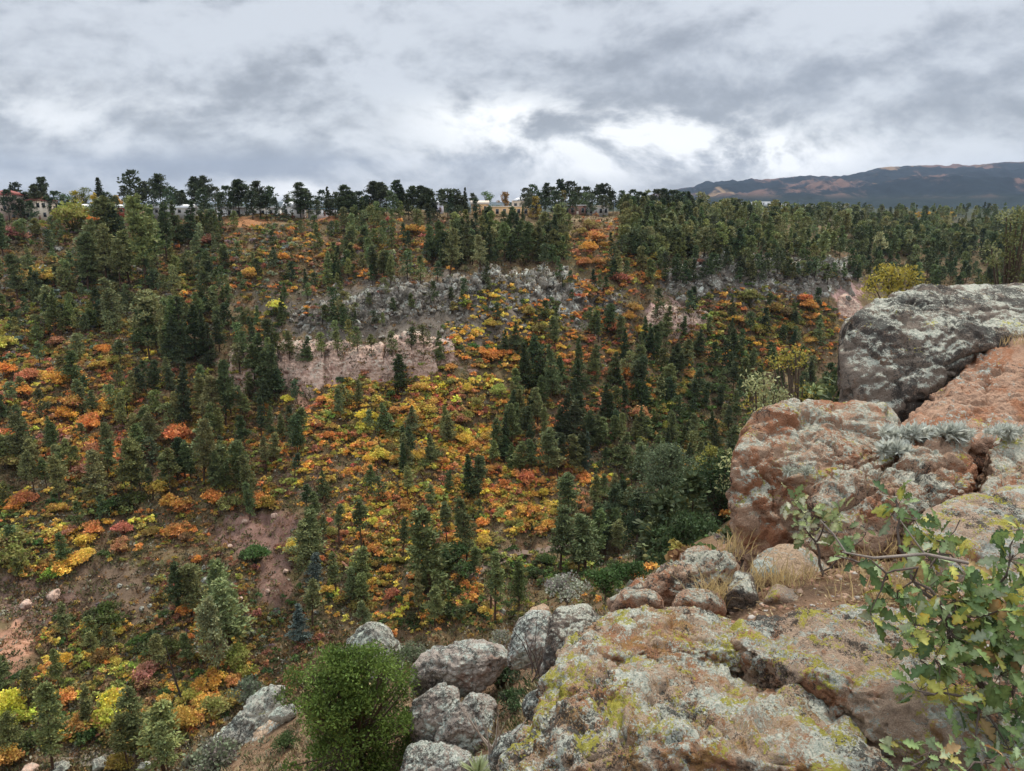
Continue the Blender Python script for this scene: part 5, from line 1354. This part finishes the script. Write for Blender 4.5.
def oak(label, root, stems, clusters, seed, leafsize=0.078, name='oak_shrub', pal=None, colr=(0.11, 0.085, 0.07)):
    rg = np.random.default_rng(seed)
    rootp = P(*root)
    o = empty(name, rootp, 0, label, 'oak shrub')
    bm_, lm = MB(), MB()
    nodes = []
    for pts, r0, r1 in stems:
        W = [np.array(P(*q) - rootp) for q in pts]
        # resample with a little crookedness
        out = []
        for a, b2 in zip(W[:-1], W[1:]):
            for t in (0, 0.33, 0.66):
                out.append(a + (b2 - a) * t + rg.normal(size=3) * 0.010)
        out.append(W[-1])
        bm_.tube(out, np.linspace(r0, r1, len(out)), 6)
        nodes += out
    nodes = np.array(nodes)
    pal = pal or [((0.11, 0.17, 0.05), 6), ((0.17, 0.235, 0.07), 5), ((0.22, 0.28, 0.13), 3), ((0.30, 0.35, 0.22), 2), ((0.36, 0.35, 0.07), 2), ((0.07, 0.12, 0.04), 3), ((0.30, 0.20, 0.08), 1)]
    pc = [c for c, w in pal for _ in range(w)]
    for px, py, Y, rpx, n in clusters:
        c = np.array(P(px, py, Y) - rootp); rr = rpx * Y / F_PX
        nn = nodes[np.argmin(np.linalg.norm(nodes - c, axis=1))]
        bm_.tube([nn, (nn + c) / 2 + rg.normal(size=3) * 0.012, c], [0.0045, 0.0035, 0.002], 4)
        for i in range(int(n * 1.02)):
            off = rg.normal(size=3); off /= np.linalg.norm(off)
            tip = c + off * rr * rg.uniform(0.15, 1.0) * np.array([1, 0.9, 1])
            if i % 3 == 0: bm_.tube([c, (c + tip) / 2, tip], [0.002, 0.0016, 0.001], 3)
            d = off + np.array([0, 0, 0.1]) + rg.normal(size=3) * 0.5
            nrm = np.array([0, -0.45, 0.9]) + rg.normal(size=3) * 0.55
            col = np.array(pc[rg.integers(len(pc))]) * rg.uniform(0.7, 1.2)
            add_leaf(lm, tip, d, nrm, leafsize * rg.uniform(0.65, 1.2), np.clip(col, 0, 1), rg.uniform(-0.1, 0.35), rg)
    link('branches', bm_.mesh('branches', M_BARK, True), o, color=colr)
    link('foliage', lm.mesh('foliage', M_OAK), o)
    return o


oak('green oak shrub with lobed leaves on dark stems over the pinkish slab', (1045, 775, 2.75),
    [([(1045, 775, 2.75), (1010, 720, 2.65), (985, 690, 2.6), (962, 650, 2.6), (940, 610, 2.65), (915, 575, 2.75), (902, 545, 2.85), (896, 500, 2.95)], 0.016, 0.004),
     ([(985, 690, 2.6), (950, 640, 2.5), (935, 600, 2.5), (910, 572, 2.5), (870, 562, 2.55), (835, 556, 2.6)], 0.008, 0.003),
     ([(962, 650, 2.6), (985, 610, 2.6), (1005, 570, 2.65), (1018, 530, 2.7)], 0.008, 0.003), ([(1010, 720, 2.65), (1020, 660, 2.6), (1026, 610, 2.6)], 0.008, 0.003),
     ([(1010, 720, 2.65), (990, 705, 2.45), (950, 693, 2.35), (915, 690, 2.3)], 0.007, 0.003), ([(985, 690, 2.6), (960, 690, 2.6), (920, 660, 2.55)], 0.006, 0.003),
     ([(915, 575, 2.75), (945, 545, 2.8), (960, 520, 2.85)], 0.005, 0.002)],
    [(898, 505, 2.95, 20, 20), (915, 520, 2.9, 16, 14), (935, 540, 2.85, 22, 22), (930, 560, 2.8, 22, 22), (855, 560, 2.6, 16, 8), (882, 582, 2.55, 16, 8), (897, 600, 2.55, 18, 10), (1000, 625, 2.5, 30, 30), (1020, 650, 2.5, 26, 26), (975, 612, 2.5, 28, 26), (1012, 690, 2.45, 26, 20), (925, 590, 2.6, 26, 26), (955, 600, 2.55, 30, 32), (985, 590, 2.6, 30, 34), (1012, 590, 2.6, 28, 30), (1010, 560, 2.65, 22, 18), (1020, 530, 2.7, 16, 10),
     (915, 625, 2.45, 28, 30), (950, 635, 2.45, 32, 36), (985, 635, 2.5, 34, 38), (1015, 635, 2.55, 28, 30), (935, 660, 2.4, 24, 20), (965, 665, 2.4, 28, 24), (1000, 675, 2.45, 30, 24), (920, 690, 2.35, 16, 8), (950, 700, 2.3, 18, 8), (985, 715, 2.35, 22, 12), (1015, 710, 2.4, 22, 14), (975, 745, 2.3, 20, 8), (1010, 750, 2.3, 24, 14), (870, 612, 2.5, 14, 7), (960, 565, 2.7, 20, 14), (1000, 610, 2.45, 26, 24)], 501)
oak('low pale green oak sprig at the foot of the huge slab', (950, 790, 2.02), [([(950, 790, 2.02), (940, 772, 2.0), (925, 760, 1.98)], 0.006, 0.003), ([(950, 790, 2.02), (975, 765, 2.0), (1000, 755, 2.0)], 0.005, 0.002)],
    [(905, 758, 1.98, 22, 10), (930, 752, 1.97, 24, 12), (955, 755, 1.97, 24, 12), (985, 760, 2.0, 24, 12), (1010, 768, 2.0, 22, 10), (895, 772, 1.98, 18, 8), (940, 772, 1.96, 26, 10)], 502, 0.055, pal=[((0.19, 0.245, 0.12), 4), ((0.15, 0.21, 0.075), 4), ((0.25, 0.29, 0.17), 2), ((0.32, 0.28, 0.07), 1), ((0.28, 0.18, 0.08), 1)])
oak('pale oak sapling with yellowish leaves against the large red boulder', (822, 572, 4.3), [([(822, 572, 4.3), (815, 545, 4.3), (806, 520, 4.35), (798, 500, 4.4)], 0.009, 0.003), ([(815, 545, 4.3), (828, 525, 4.3), (840, 512, 4.3)], 0.006, 0.002), ([(822, 572, 4.3), (845, 550, 4.2), (865, 535, 4.2)], 0.006, 0.002)],
    [(792, 500, 4.4, 16, 14), (806, 512, 4.35, 18, 18), (826, 522, 4.3, 18, 18), (840, 512, 4.3, 14, 10), (812, 535, 4.3, 20, 18), (836, 536, 4.25, 16, 14), (862, 533, 4.2, 14, 8), (800, 528, 4.3, 14, 8)], 503, 0.085, pal=[((0.30, 0.31, 0.15), 4), ((0.22, 0.26, 0.10), 3), ((0.36, 0.36, 0.24), 2), ((0.12, 0.16, 0.06), 2)])
m = MB()
a, b2, c2, d2 = [np.array(P(*q)) for q in ((842, 552, 2.47), (874, 558, 2.40), (925, 554, 2.44), (968, 563, 2.43))]
m.tube([a, b2, c2, d2], [0.003, 0.005, 0.006, 0.007], 6)
e1, e2 = np.array(P(820, 520, 2.6)), np.array(P(846, 553, 2.5)); m.tube([e1, (e1 + e2) / 2 + 0.005, e2], [0.003, 0.004, 0.004], 5)
m.tube([e2, a], [0.004, 0.003], 5)
m.tube([np.array(P(900, 520, 2.5)), np.array(P(918, 545, 2.45)), c2], [0.002, 0.003, 0.004], 5)
V0 = m.V; 
o = link('bare_branch', m.mesh('bare_branch', M_BARK, True), None, 'bare pale dead branch lying across the oak shrub', 'branch', color=(0.22, 0.185, 0.155))

# ------------------------------------------------------------------ cushion plants and dry grass on the rim
def cushion(px0, px1, py, Y, hpx, label, seed, col=(0.60, 0.62, 0.54)):
    rg = np.random.default_rng(seed); m = MB()
    c0 = P((px0 + px1) / 2, py, Y); n = int((px1 - px0) * 1.6); nc_ = max(2, int((px1 - px0) / 9))
    for i in range(n):
        t = rg.random(); t = (round(t * nc_) + rg.normal() * 0.22) / nc_; hv = 0.55 + 0.75 * abs(math.sin(round(t * nc_) * 2.3 + seed))
        b = np.array(P(px0 + (px1 - px0) * t, py + rg.uniform(-0.1, 0.5) * hpx, Y + rg.uniform(-0.05, 0.22)) - c0)
        k2 = 20
        d = rg.normal(size=(k2, 3)) + [0, -0.2, 0.9]; d /= np.linalg.norm(d, axis=1)[:, None]
        l = hv * hpx * Y / F_PX * rg.uniform(0.4, 0.85, k2)
        m.diamonds(b + d * l[:, None] * 0.5, d, l, l * 0.22, np.clip(np.array(col) * rg.uniform(0.55, 1.15, (k2, 1)), 0, 1), rg)
    o = link('cushion_plant', m.mesh('cushion_plant', M_LEAF), None, label, 'cushion plant'); o.location = c0


cushion(886, 972, 432, 6.15, 14, 'long whitish cushion plant along the top of the ochre ledge', 1)
cushion(886, 906, 447, 5.95, 14, 'small whitish cushion plant in the notch beside the ochre ledge', 2)
cushion(990, 1020, 430, 6.25, 10, 'whitish cushion plant on the block beyond the dark crack', 3)
cushion(786, 806, 470, 5.6, 9, 'tiny grey cushion plant on the side of the large red boulder', 4, (0.4, 0.42, 0.34))


def grass(name, tufts, label, col, seed):
    rg = np.random.default_rng(seed); m = MB()
    for px, py, Y, hpx, n, spread in tufts:
        b0 = np.array(P(px, py, Y)); h = hpx * Y / F_PX
        for i in range(n):
            b = b0 + np.array([rg.normal() * spread, rg.normal() * spread, -0.02])
            d = np.array([rg.normal() * 0.35, rg.normal() * 0.3 - 0.05, 1.0]); l = h * rg.uniform(0.5, 1.15); w = 0.0032
            s = np.array([1, rg.normal() * 0.4, 0]); s /= np.linalg.norm(s)
            mid = b + d * l * 0.55; tip = b + d * l + np.array([d[0], d[1], -0.25]) * l * 0.35
            m.add([b - s * w, b + s * w, mid + s * w * 0.8, mid - s * w * 0.8, tip], F4=[(0, 1, 2, 3)], F3=[(3, 2, 4)], col=np.clip(np.array(col) * rg.uniform(0.6, 1.25), 0, 1))
    return link(name, m.mesh(name, M_LEAF), None, label, None, None, 'stuff')


tf = [(712, 604, 4.15, 52, 70, 0.05), (724, 602, 4.2, 42, 50, 0.05), (700, 604, 4.15, 30, 30, 0.04), (768, 584, 4.35, 26, 60, 0.09), (790, 582, 4.35, 28, 80, 0.09), (812, 584, 4.35, 26, 60, 0.08), (752, 580, 4.4, 22, 40, 0.07), (832, 600, 4.1, 26, 50, 0.08),
      (890, 600, 3.85, 34, 80, 0.08), (905, 592, 3.9, 34, 60, 0.08), (930, 600, 3.85, 36, 70, 0.09), (870, 606, 3.85, 28, 50, 0.08), (850, 606, 3.9, 24, 40, 0.08), (915, 625, 3.6, 30, 50, 0.08), (955, 610, 3.75, 30, 40, 0.08), (1016, 340, 9.0, 14, 60, 0.16), (1006, 342, 8.9, 10, 30, 0.12), (736, 548, 5.5, 26, 40, 0.07), (722, 552, 5.4, 20, 30, 0.08),
      (850, 575, 4.4, 24, 40, 0.1), (880, 568, 4.6, 26, 50, 0.1), (905, 556, 4.7, 24, 40, 0.1), (840, 588, 4.2, 24, 40, 0.1)]
grass('dry_grass', tf, 'dry straw coloured grass between the rim boulders', (0.50, 0.38, 0.19), 7)

pm_ = MB(); prg = np.random.default_rng(66)
pv_, pf_ = ico(1)
for _ in range(900):
    x, y = rnd.uniform(690, 1000), rnd.uniform(545, 640)
    p = hit(x, y, 2.5)
    if p is None or p.y > 7: continue
    s_ = 0.006 + 0.022 * rnd.random() ** 3
    V_ = pv_ * (1 + 0.3 * prg.normal(size=(len(pv_), 1))) * s_ * [1, 1, 0.6]
    pm_.add(V_ + np.array(p), F3=pf_, col=np.array([(0.40, 0.27, 0.19), (0.30, 0.17, 0.11), (0.42, 0.38, 0.33)][prg.integers(3)]) * prg.uniform(0.6, 1.2))
for _ in range(1500):
    x, y = rnd.uniform(690, 1000), rnd.uniform(545, 640)
    p = hit(x, y, 2.5)
    if p is None or p.y > 7: continue
    d_ = prg.normal(size=(2, 3)) * [1, 1, 0.35] + [0, 0, 0.15]
    pm_.diamonds(np.array(p) + [0, 0, 0.012] + prg.normal(size=(2, 3)) * 0.015, d_, prg.uniform(0.02, 0.06, 2), prg.uniform(0.003, 0.011, 2), np.array([(0.26, 0.17, 0.09), (0.18, 0.10, 0.06), (0.36, 0.28, 0.16)])[prg.integers(3, size=2)] * prg.uniform(0.6, 1.2, (2, 1)), prg)
link('gravel', pm_.mesh('gravel', M_LITTER), label='gravel, fallen leaves and straw on the red soil between the rim boulders', kind='stuff')

# ------------------------------------------------------------------ rim houses
def M_(n, c, r=0.75): return plain_mat(n, c, r)
MW = {'pink': M_('stucco_pink', (0.44, 0.34, 0.28)), 'white': M_('stucco_white', (0.72, 0.71, 0.69)), 'red': M_('paint_red', (0.40, 0.07, 0.05)), 'tan': M_('stucco_tan', (0.62, 0.40, 0.20)), 'brown': M_('brick_brown', (0.24, 0.13, 0.10)), 'grey': M_('block_grey', (0.38, 0.37, 0.35)), 'violet': M_('stucco_pale', (0.68, 0.66, 0.72)), 'cream': M_('stucco_cream', (0.70, 0.60, 0.48))}
MR = {'red': M_('roof_red', (0.24, 0.07, 0.055)), 'white': M_('roof_white', (0.78, 0.78, 0.78)), 'grey': M_('roof_grey', (0.45, 0.45, 0.46)), 'blue': M_('roof_blue', (0.10, 0.22, 0.34)), 'tan': M_('roof_tan', (0.60, 0.50, 0.40))}
M_GLASS = plain_mat('window_glass', (0.02, 0.025, 0.03), 0.1, 0.5)
M_FRAME = plain_mat('window_frame', (0.5, 0.47, 0.43), 0.5)


def house(name, label, px, pyb, Y, w, h, d, wall, roof, rtype='gable', floors=1, nwin=4, rh=1.6, door=True, cat='house'):
    X = XC(px, Y)
    z = min(gz(X, Y), gz(X - w / 2, Y), gz(X + w / 2, Y))
    zt = P(px, pyb, Y).z
    z = max(z, zt) if zt - z < 3 else z
    o = empty(name, (X, Y, z), rnd.uniform(-0.08, 0.08), label, cat)
    m = MB(); m.box((-w / 2, 0, -2.0), (w / 2, d, h)); link('wall', m.mesh('wall', MW[wall]), o)
    m = MB(); e = 0.5
    if rtype == 'gable':
        A = [(-w / 2 - e, -e, h), (w / 2 + e, -e, h), (w / 2 + e, d + e, h), (-w / 2 - e, d + e, h), (-w / 2 - e, d / 2, h + rh), (w / 2 + e, d / 2, h + rh)]
        m.add(A, F4=[(0, 1, 5, 4), (2, 3, 4, 5), (0, 3, 2, 1)], F3=[(0, 4, 3), (1, 2, 5)])
    elif rtype == 'hip':
        A = [(-w / 2 - e, -e, h), (w / 2 + e, -e, h), (w / 2 + e, d + e, h), (-w / 2 - e, d + e, h), (-w / 2 + d / 2.2, d / 2, h + rh), (w / 2 - d / 2.2, d / 2, h + rh)]
        m.add(A, F4=[(0, 1, 5, 4), (2, 3, 4, 5), (0, 3, 2, 1)], F3=[(0, 4, 3), (1, 2, 5)])
    else:
        m.box((-w / 2 - 0.3, -0.3, h), (w / 2 + 0.3, d + 0.3, h + rh))
    link('roof', m.mesh('roof', MR[roof]), o)
    fh = h / floors
    for f in range(floors):
        for i in range(nwin):
            x = -w / 2 + (i + 0.5) * w / nwin
            if door and f == 0 and i == nwin // 2:
                m = MB(); m.box((x - 0.5, -0.06, 0.05), (x + 0.5, 0.05, 2.1)); link('door', m.mesh('door', MW['brown'] if wall != 'brown' else MW['cream']), o)
                continue
            z0, z1 = f * fh + fh * 0.32, f * fh + fh * 0.78
            m = MB()
            for lo, hi in (((x - 0.75, -0.07, z0 - 0.1), (x + 0.75, 0.03, z0)), ((x - 0.75, -0.07, z1), (x + 0.75, 0.03, z1 + 0.1)), ((x - 0.75, -0.07, z0), (x - 0.65, 0.03, z1)), ((x + 0.65, -0.07, z0), (x + 0.75, 0.03, z1))):
                m.box(lo, hi)
            fr = link('window', m.mesh('window_frame', M_FRAME), o)
            m = MB(); m.box((x - 0.65, -0.03, z0), (x + 0.65, 0.02, z1)); link('pane', m.mesh('pane', M_GLASS), fr)
    return o


house('apartment_house', 'pinkish three storey house with red roof at the rim end', 2, 222, 335, 13, 11, 10, 'pink', 'red', 'hip', 3, 4, 2.2)
house('apartment_house', 'pinkish wing with red roof and white gallery beside the three storey house', 36, 220, 338, 10, 8.2, 9, 'cream', 'red', 'hip', 2, 4, 1.8)
house('shed', 'small red shed with white metal roof among green trees', 81, 216, 344, 6.5, 3.6, 6, 'red', 'white', 'gable', 1, 2, 1.6, cat='shed')
house('house', 'low house with pale roof behind the dark conifer', 115, 214, 352, 9, 2.8, 7, 'red', 'white', 'gable', 1, 3, 1.4)
house('house', 'long low house with bright white roof behind rim pines', 168, 215, 356, 21, 3.2, 8, 'grey', 'white', 'gable', 1, 6, 1.6)
house('hall', 'wide grey white hall under tall rim pines', 246, 219, 356, 27, 4.2, 10, 'white', 'grey', 'flat', 1, 7, 0.6, cat='hall')
house('house', 'white gabled building with blue roof edge beside the white shelters', 292, 217, 362, 9, 4.6, 7, 'white', 'white', 'gable', 1, 3, 2.4)
house('shelter', 'white flat shelter over the red grass strip', 321, 216, 362, 13, 3.0, 5, 'white', 'blue', 'flat', 1, 4, 0.4, cat='shelter')
house('house', 'tiny pale violet house seen between dense pines', 438, 212, 362, 4.2, 4.0, 5, 'violet', 'white', 'gable', 1, 2, 1.2)
house('house', 'tan house end with pale sloping roof', 480, 213, 362, 8, 4.0, 9, 'tan', 'tan', 'gable', 1, 3, 1.7)
house('house', 'long golden tan house along the rim among pines', 508, 217, 358, 20, 4.6, 8, 'tan', 'tan', 'flat', 1, 6, 0.3)
house('house', 'tan annex with white domed roof', 521, 212, 369, 8, 5.2, 6, 'cream', 'white', 'hip', 1, 3, 1.5)
house('house', 'brown brick house on the rim', 575, 216, 366, 10, 4.6, 7, 'brown', 'grey', 'flat', 1, 4, 0.4)
house('house', 'long grey block house beside the brown brick one', 596, 216, 368, 12, 4.4, 7, 'grey', 'tan', 'flat', 1, 5, 0.4)
# pale buildings far out on the plain, toward the mountains
for j, (px, py, w, lab) in enumerate([(722, 204.5, 18, 'far white building nearest the rim pines'), (748, 203, 26, 'long far white building before the dark hills'), (768, 202.5, 40, 'brightest far white block beyond the pine wood'), (782, 204.5, 24, 'low far white building at the end of the white row'), (812, 206.5, 22, 'far pale building alone beyond the pine wood'), (838, 206, 40, 'far long pale building below the mountains'), (896, 212, 24, 'far white roof beside the golden grove')]):
    Y = 1150
    X = XC(px, Y)
    z = P(px, py, Y).z
    o = house('building', lab, px, py, Y, w * 0.8, 6, 12, 'white', 'white', 'flat', 1, 5, 0.5, False, 'building')
    o.location.z = z - 5
    zz_ = gz(X, Y)
# golden and green broadleaf trees on the rim
def rim_tree(px, topy, basey, wpx, Y, col, label, seed, cat='broadleaf tree', name='broadleaf_tree'):
    top = P(px, topy, Y); z = gz(top.x, top.y)
    H = max(top.z - z, 2.5)
    o = empty(name, (top.x, Y, z), 0, label, cat)
    tr, cr = crown_tree(seed, H, wpx * Y / F_PX, 34, 44, 0.62, 0.12)
    link('trunk', tr.mesh('trunk', M_BARK), o, color=(0.07, 0.055, 0.045)); link('crown', cr.mesh('crown', M_LEAF), o, color=col)


for a in [(65, 193, 215, 20, 350, (0.055, 0.10, 0.03), 'round green tree between the pinkish wing and red shed'), (74, 190, 215, 16, 360, (0.30, 0.25, 0.04), 'green and gold tree behind the red shed'), (84, 187, 213, 20, 366, (0.12, 0.14, 0.03), 'tall olive green tree behind the red shed roof'), (93, 192, 214, 10, 356, (0.50, 0.36, 0.05), 'bright gold tree against the dark conifer'), (95, 203, 217, 14, 342, (0.12, 0.16, 0.04), 'low green tree beside the red shed'), (116, 195, 215, 12, 364, (0.48, 0.28, 0.06), 'orange gold tree behind the low pale roof'), (176, 192, 212, 18, 372, (0.05, 0.085, 0.03), 'dark green tree over the bright white roof'),
          (293, 199, 213, 14, 372, (0.10, 0.15, 0.04), 'light green tree behind the white gabled building'), (362, 196, 212, 10, 356, (0.34, 0.34, 0.06), 'yellow green tree between dark rim pines'), (370, 197, 217, 10, 352, (0.48, 0.32, 0.05), 'golden tree between dark rim pines'), (379, 206, 218, 14, 348, (0.20, 0.24, 0.06), 'low yellow green tree under the rim pines'), (487, 191, 210, 20, 376, (0.07, 0.12, 0.03), 'rounded green tree behind the tan house end'), (505, 191, 212, 14, 374, (0.26, 0.15, 0.05), 'rust and green tree over the golden tan house'), (536, 196, 214, 14, 352, (0.26, 0.19, 0.04), 'ochre tree beside the golden tan house'), (560, 202, 216, 16, 350, (0.12, 0.15, 0.07), 'pale green round tree by the brown brick house'), (563, 190, 212, 12, 366, (0.16, 0.13, 0.05), 'brownish tree above the brown brick house'), (586, 192, 212, 18, 380, (0.07, 0.10, 0.04), 'green tree behind the grey block house')]:
    rim_tree(*a, seed=int(a[0] * 3 + a[1]))
for j, (px, w) in enumerate([(920, 10), (928, 11), (937, 12), (945, 11), (953, 9)]):
    rim_tree(px, 211.5, 217, w, 820, (0.58, 0.36, 0.05), ['golden aspen', 'golden aspen', 'golden aspen', 'golden aspen', 'golden aspen'][j] + ', ' + ORD[j] + ' in the far golden grove counting toward the mountains', 700 + j, 'aspen', 'aspen_tree')
print('houses', round(time.time() - T0, 1))

# ------------------------------------------------------------------ mountains
crest = np.array([(560, 204), (620, 199), (660, 192), (690, 187), (720, 184), (760, 181), (800, 180), (840, 176), (870, 170), (900, 167), (940, 166), (980, 164), (1024, 163), (1100, 158), (1300, 150), (1700, 160)], float)
tt = np.linspace((540 - 512) / F_PX, 1.5, 420)
YY = np.linspace(3600, 9000, 150)
TG, YG_ = np.meshgrid(tt, YY)
XG = (TG * YG_).ravel(); YF = YG_.ravel()
pxc = 512 + TG.ravel() * F_PX / CP
zc = np.array([P(a, b + 3.5, 8200).z for a, b in crest])
zcr = np.interp(pxc, crest[:, 0], zc)
f = np.clip((YF - 3700) / (8200 - 3700), 0, 1.15)
pz = np.stack([XG, YF, np.zeros_like(XG)], -1)
ridge = fbm(pz / 900.0, 5, 0.55, ridged=True)
z = -60 + (zcr + 60) * (0.12 * f + 0.88 * f ** 2.2) + (ridge - 0.3) * 85 * np.clip(f * 2.2, 0, 1) * np.clip((zcr + 60) / 200, 0, 1) * (1 - 0.55 * np.clip((f - 0.8) / 0.2, 0, 1))
# a nearer hill
hx, hy = P(965, 200, 5200).x, 5200
z += 95 * np.exp(-(((XG - hx) / 520) ** 2 + ((YF - hy) / 600) ** 2))
z = np.where(f > 1, z - (f - 1) * 900, z)
z -= np.clip((3900 - YF) / 300, 0, 1) * 40
nx, ny = len(tt), len(YY)
ii = (np.arange(ny - 1)[:, None] * nx + np.arange(nx - 1)[None]).ravel()
k = NT('mountain_cover')
co = k.n('ShaderNodeTexCoord').outputs['Object']
mp = k.vmath('MULTIPLY', co, (1.0, 0.42, 1.0))
f1 = k.noise(mp, 0.0013, 7, 0.6, 0.5); f2 = k.noise(co, 0.012, 6, 0.7)
ff = k.math('ADD', k.math('MULTIPLY', f1, 0.75), k.math('MULTIPLY', f2, 0.25))
c = k.mix(k.step(ff, 0.47, 0.54), (0.013, 0.020, 0.024, 1), (0.115, 0.072, 0.058, 1))
sz = k.n('ShaderNodeSeparateXYZ'); k.t.links.new(co, sz.inputs[0])
c = k.mix(k.step(sz.outputs['Z'], 60.0, 0.0), c, (0.018, 0.026, 0.024, 1))
c = k.mix(k.step(k.noise(mp, 0.0021, 6, 0.6, 0.3, w=6.0), 0.62, 0.68), c, (0.20, 0.135, 0.08, 1))
c = k.mix(1.0, c, k.math('MULTIPLY_ADD', f2, 1.0, 0.5), 'MULTIPLY')
M_MTN = k.out(k.principled(c, 1.0, None, 0.0))
link('mountains', mesh_np('mountains', np.stack([XG, YF, z], -1), np.stack([ii, ii + 1, ii + nx + 1, ii + nx], -1), M_MTN, smooth=True), label='dark forested mountain range with brown grass slopes below the clouds', kind='structure')

# ------------------------------------------------------------------ air
HAZE = 2.6e-5
if HAZE:
    k = NT('haze')
    pv = k.n('ShaderNodeVolumePrincipled')
    k.set(pv, 'Color', (0.56, 0.70, 0.95, 1)); k.set(pv, 'Density', HAZE); k.set(pv, 'Anisotropy', 0.2)
    ho = k.n('ShaderNodeOutputMaterial'); k.t.links.new(pv.outputs[0], ho.inputs['Volume'])
    m = MB(); m.box((-14000, -200, -200), (16000, 13000, 620))
    link('haze', m.mesh('haze', k.m), label='thin blue haze filling the valley air', kind='stuff')

# ------------------------------------------------------------------ labels that single each thing out
LM = [('the red-roofed house', 20, 208), ('the small red shed', 80, 211), ('the bright white roof', 168, 211), ('the grey white hall', 246, 214), ('the white shelters', 305, 212), ('the tiny violet house', 438, 208), ('the golden tan house', 505, 208), ('the brown brick house', 585, 210),
      ('the pink cliff', 360, 362), ('the pale chute', 303, 397), ('the grey crags', 520, 295), ('the crags by the mountains', 750, 280), ('the small pink cliff', 680, 318), ('the pink gully', 848, 302), ('the bare pink scree', 256, 532), ('the dirt road', 538, 549), ('the pink cut bank', 12, 648), ('the leaning dead trunk', 178, 672),
      ('the white boulder', 375, 640), ('the fallen red log', 345, 566), ('the blue spruce', 300, 620), ('the bare brown slope', 112, 590), ('the bright juniper', 345, 700), ('the orange thicket', 88, 425), ('the dark fir clump', 190, 335), ('the golden thicket', 428, 402), ('the rust red thicket', 617, 374), ('the canyon firs', 560, 400), ('the grey green juniper', 668, 462), ('the great dark boulder', 920, 330), ('the salmon shrubs', 354, 257), ('the tall pale pines', 150, 260), ('the far white row', 765, 205), ('the golden grove', 937, 214), ('the yellow bank shrubs', 100, 712)]
best = {}
rowsL = []
for o, desc, px, py in THINGS:
    kind = desc.split()[-1]
    dmin, nm, sec = 1e9, '', ''
    for name, lx, ly in LM:
        dx, dy = px - lx, (py - ly) * 1.4
        dd = math.hypot(dx, dy)
        if dd < dmin:
            dmin, nm = dd, name
            if abs(dx) > abs(dy): sec = 'on the mountain side of' if dx > 0 else 'on the side away from the mountains of'
            else: sec = 'upslope of' if dy < 0 else 'downslope of'
    rowsL.append((o, desc, nm, sec, dmin))
groups = {}
for r in rowsL:
    groups.setdefault((r[1], r[2], r[3]), []).append(r)
SEC = {'on the mountain side of': 'from {} toward the mountains', 'on the side away from the mountains of': 'from {} away from the mountains', 'upslope of': 'upslope from {}', 'downslope of': 'downslope from {}'}
for (desc, nm, sec), lst in groups.items():
    lst.sort(key=lambda r: r[4])
    for i, r in enumerate(lst):
        r[0]['label'] = f'{desc}, ' + (('nearest ' if i == 0 else ORD[min(i, len(ORD) - 1)] + ' nearest ') if len(lst) > 1 else '') + SEC[sec].format(nm)
        if len(r[0]['label'].replace('-', ' ').split()) > 15:
            r[0]['label'] = r[0]['label'].split(' ', 1)[1]
print('total', round(time.time() - T0, 1))
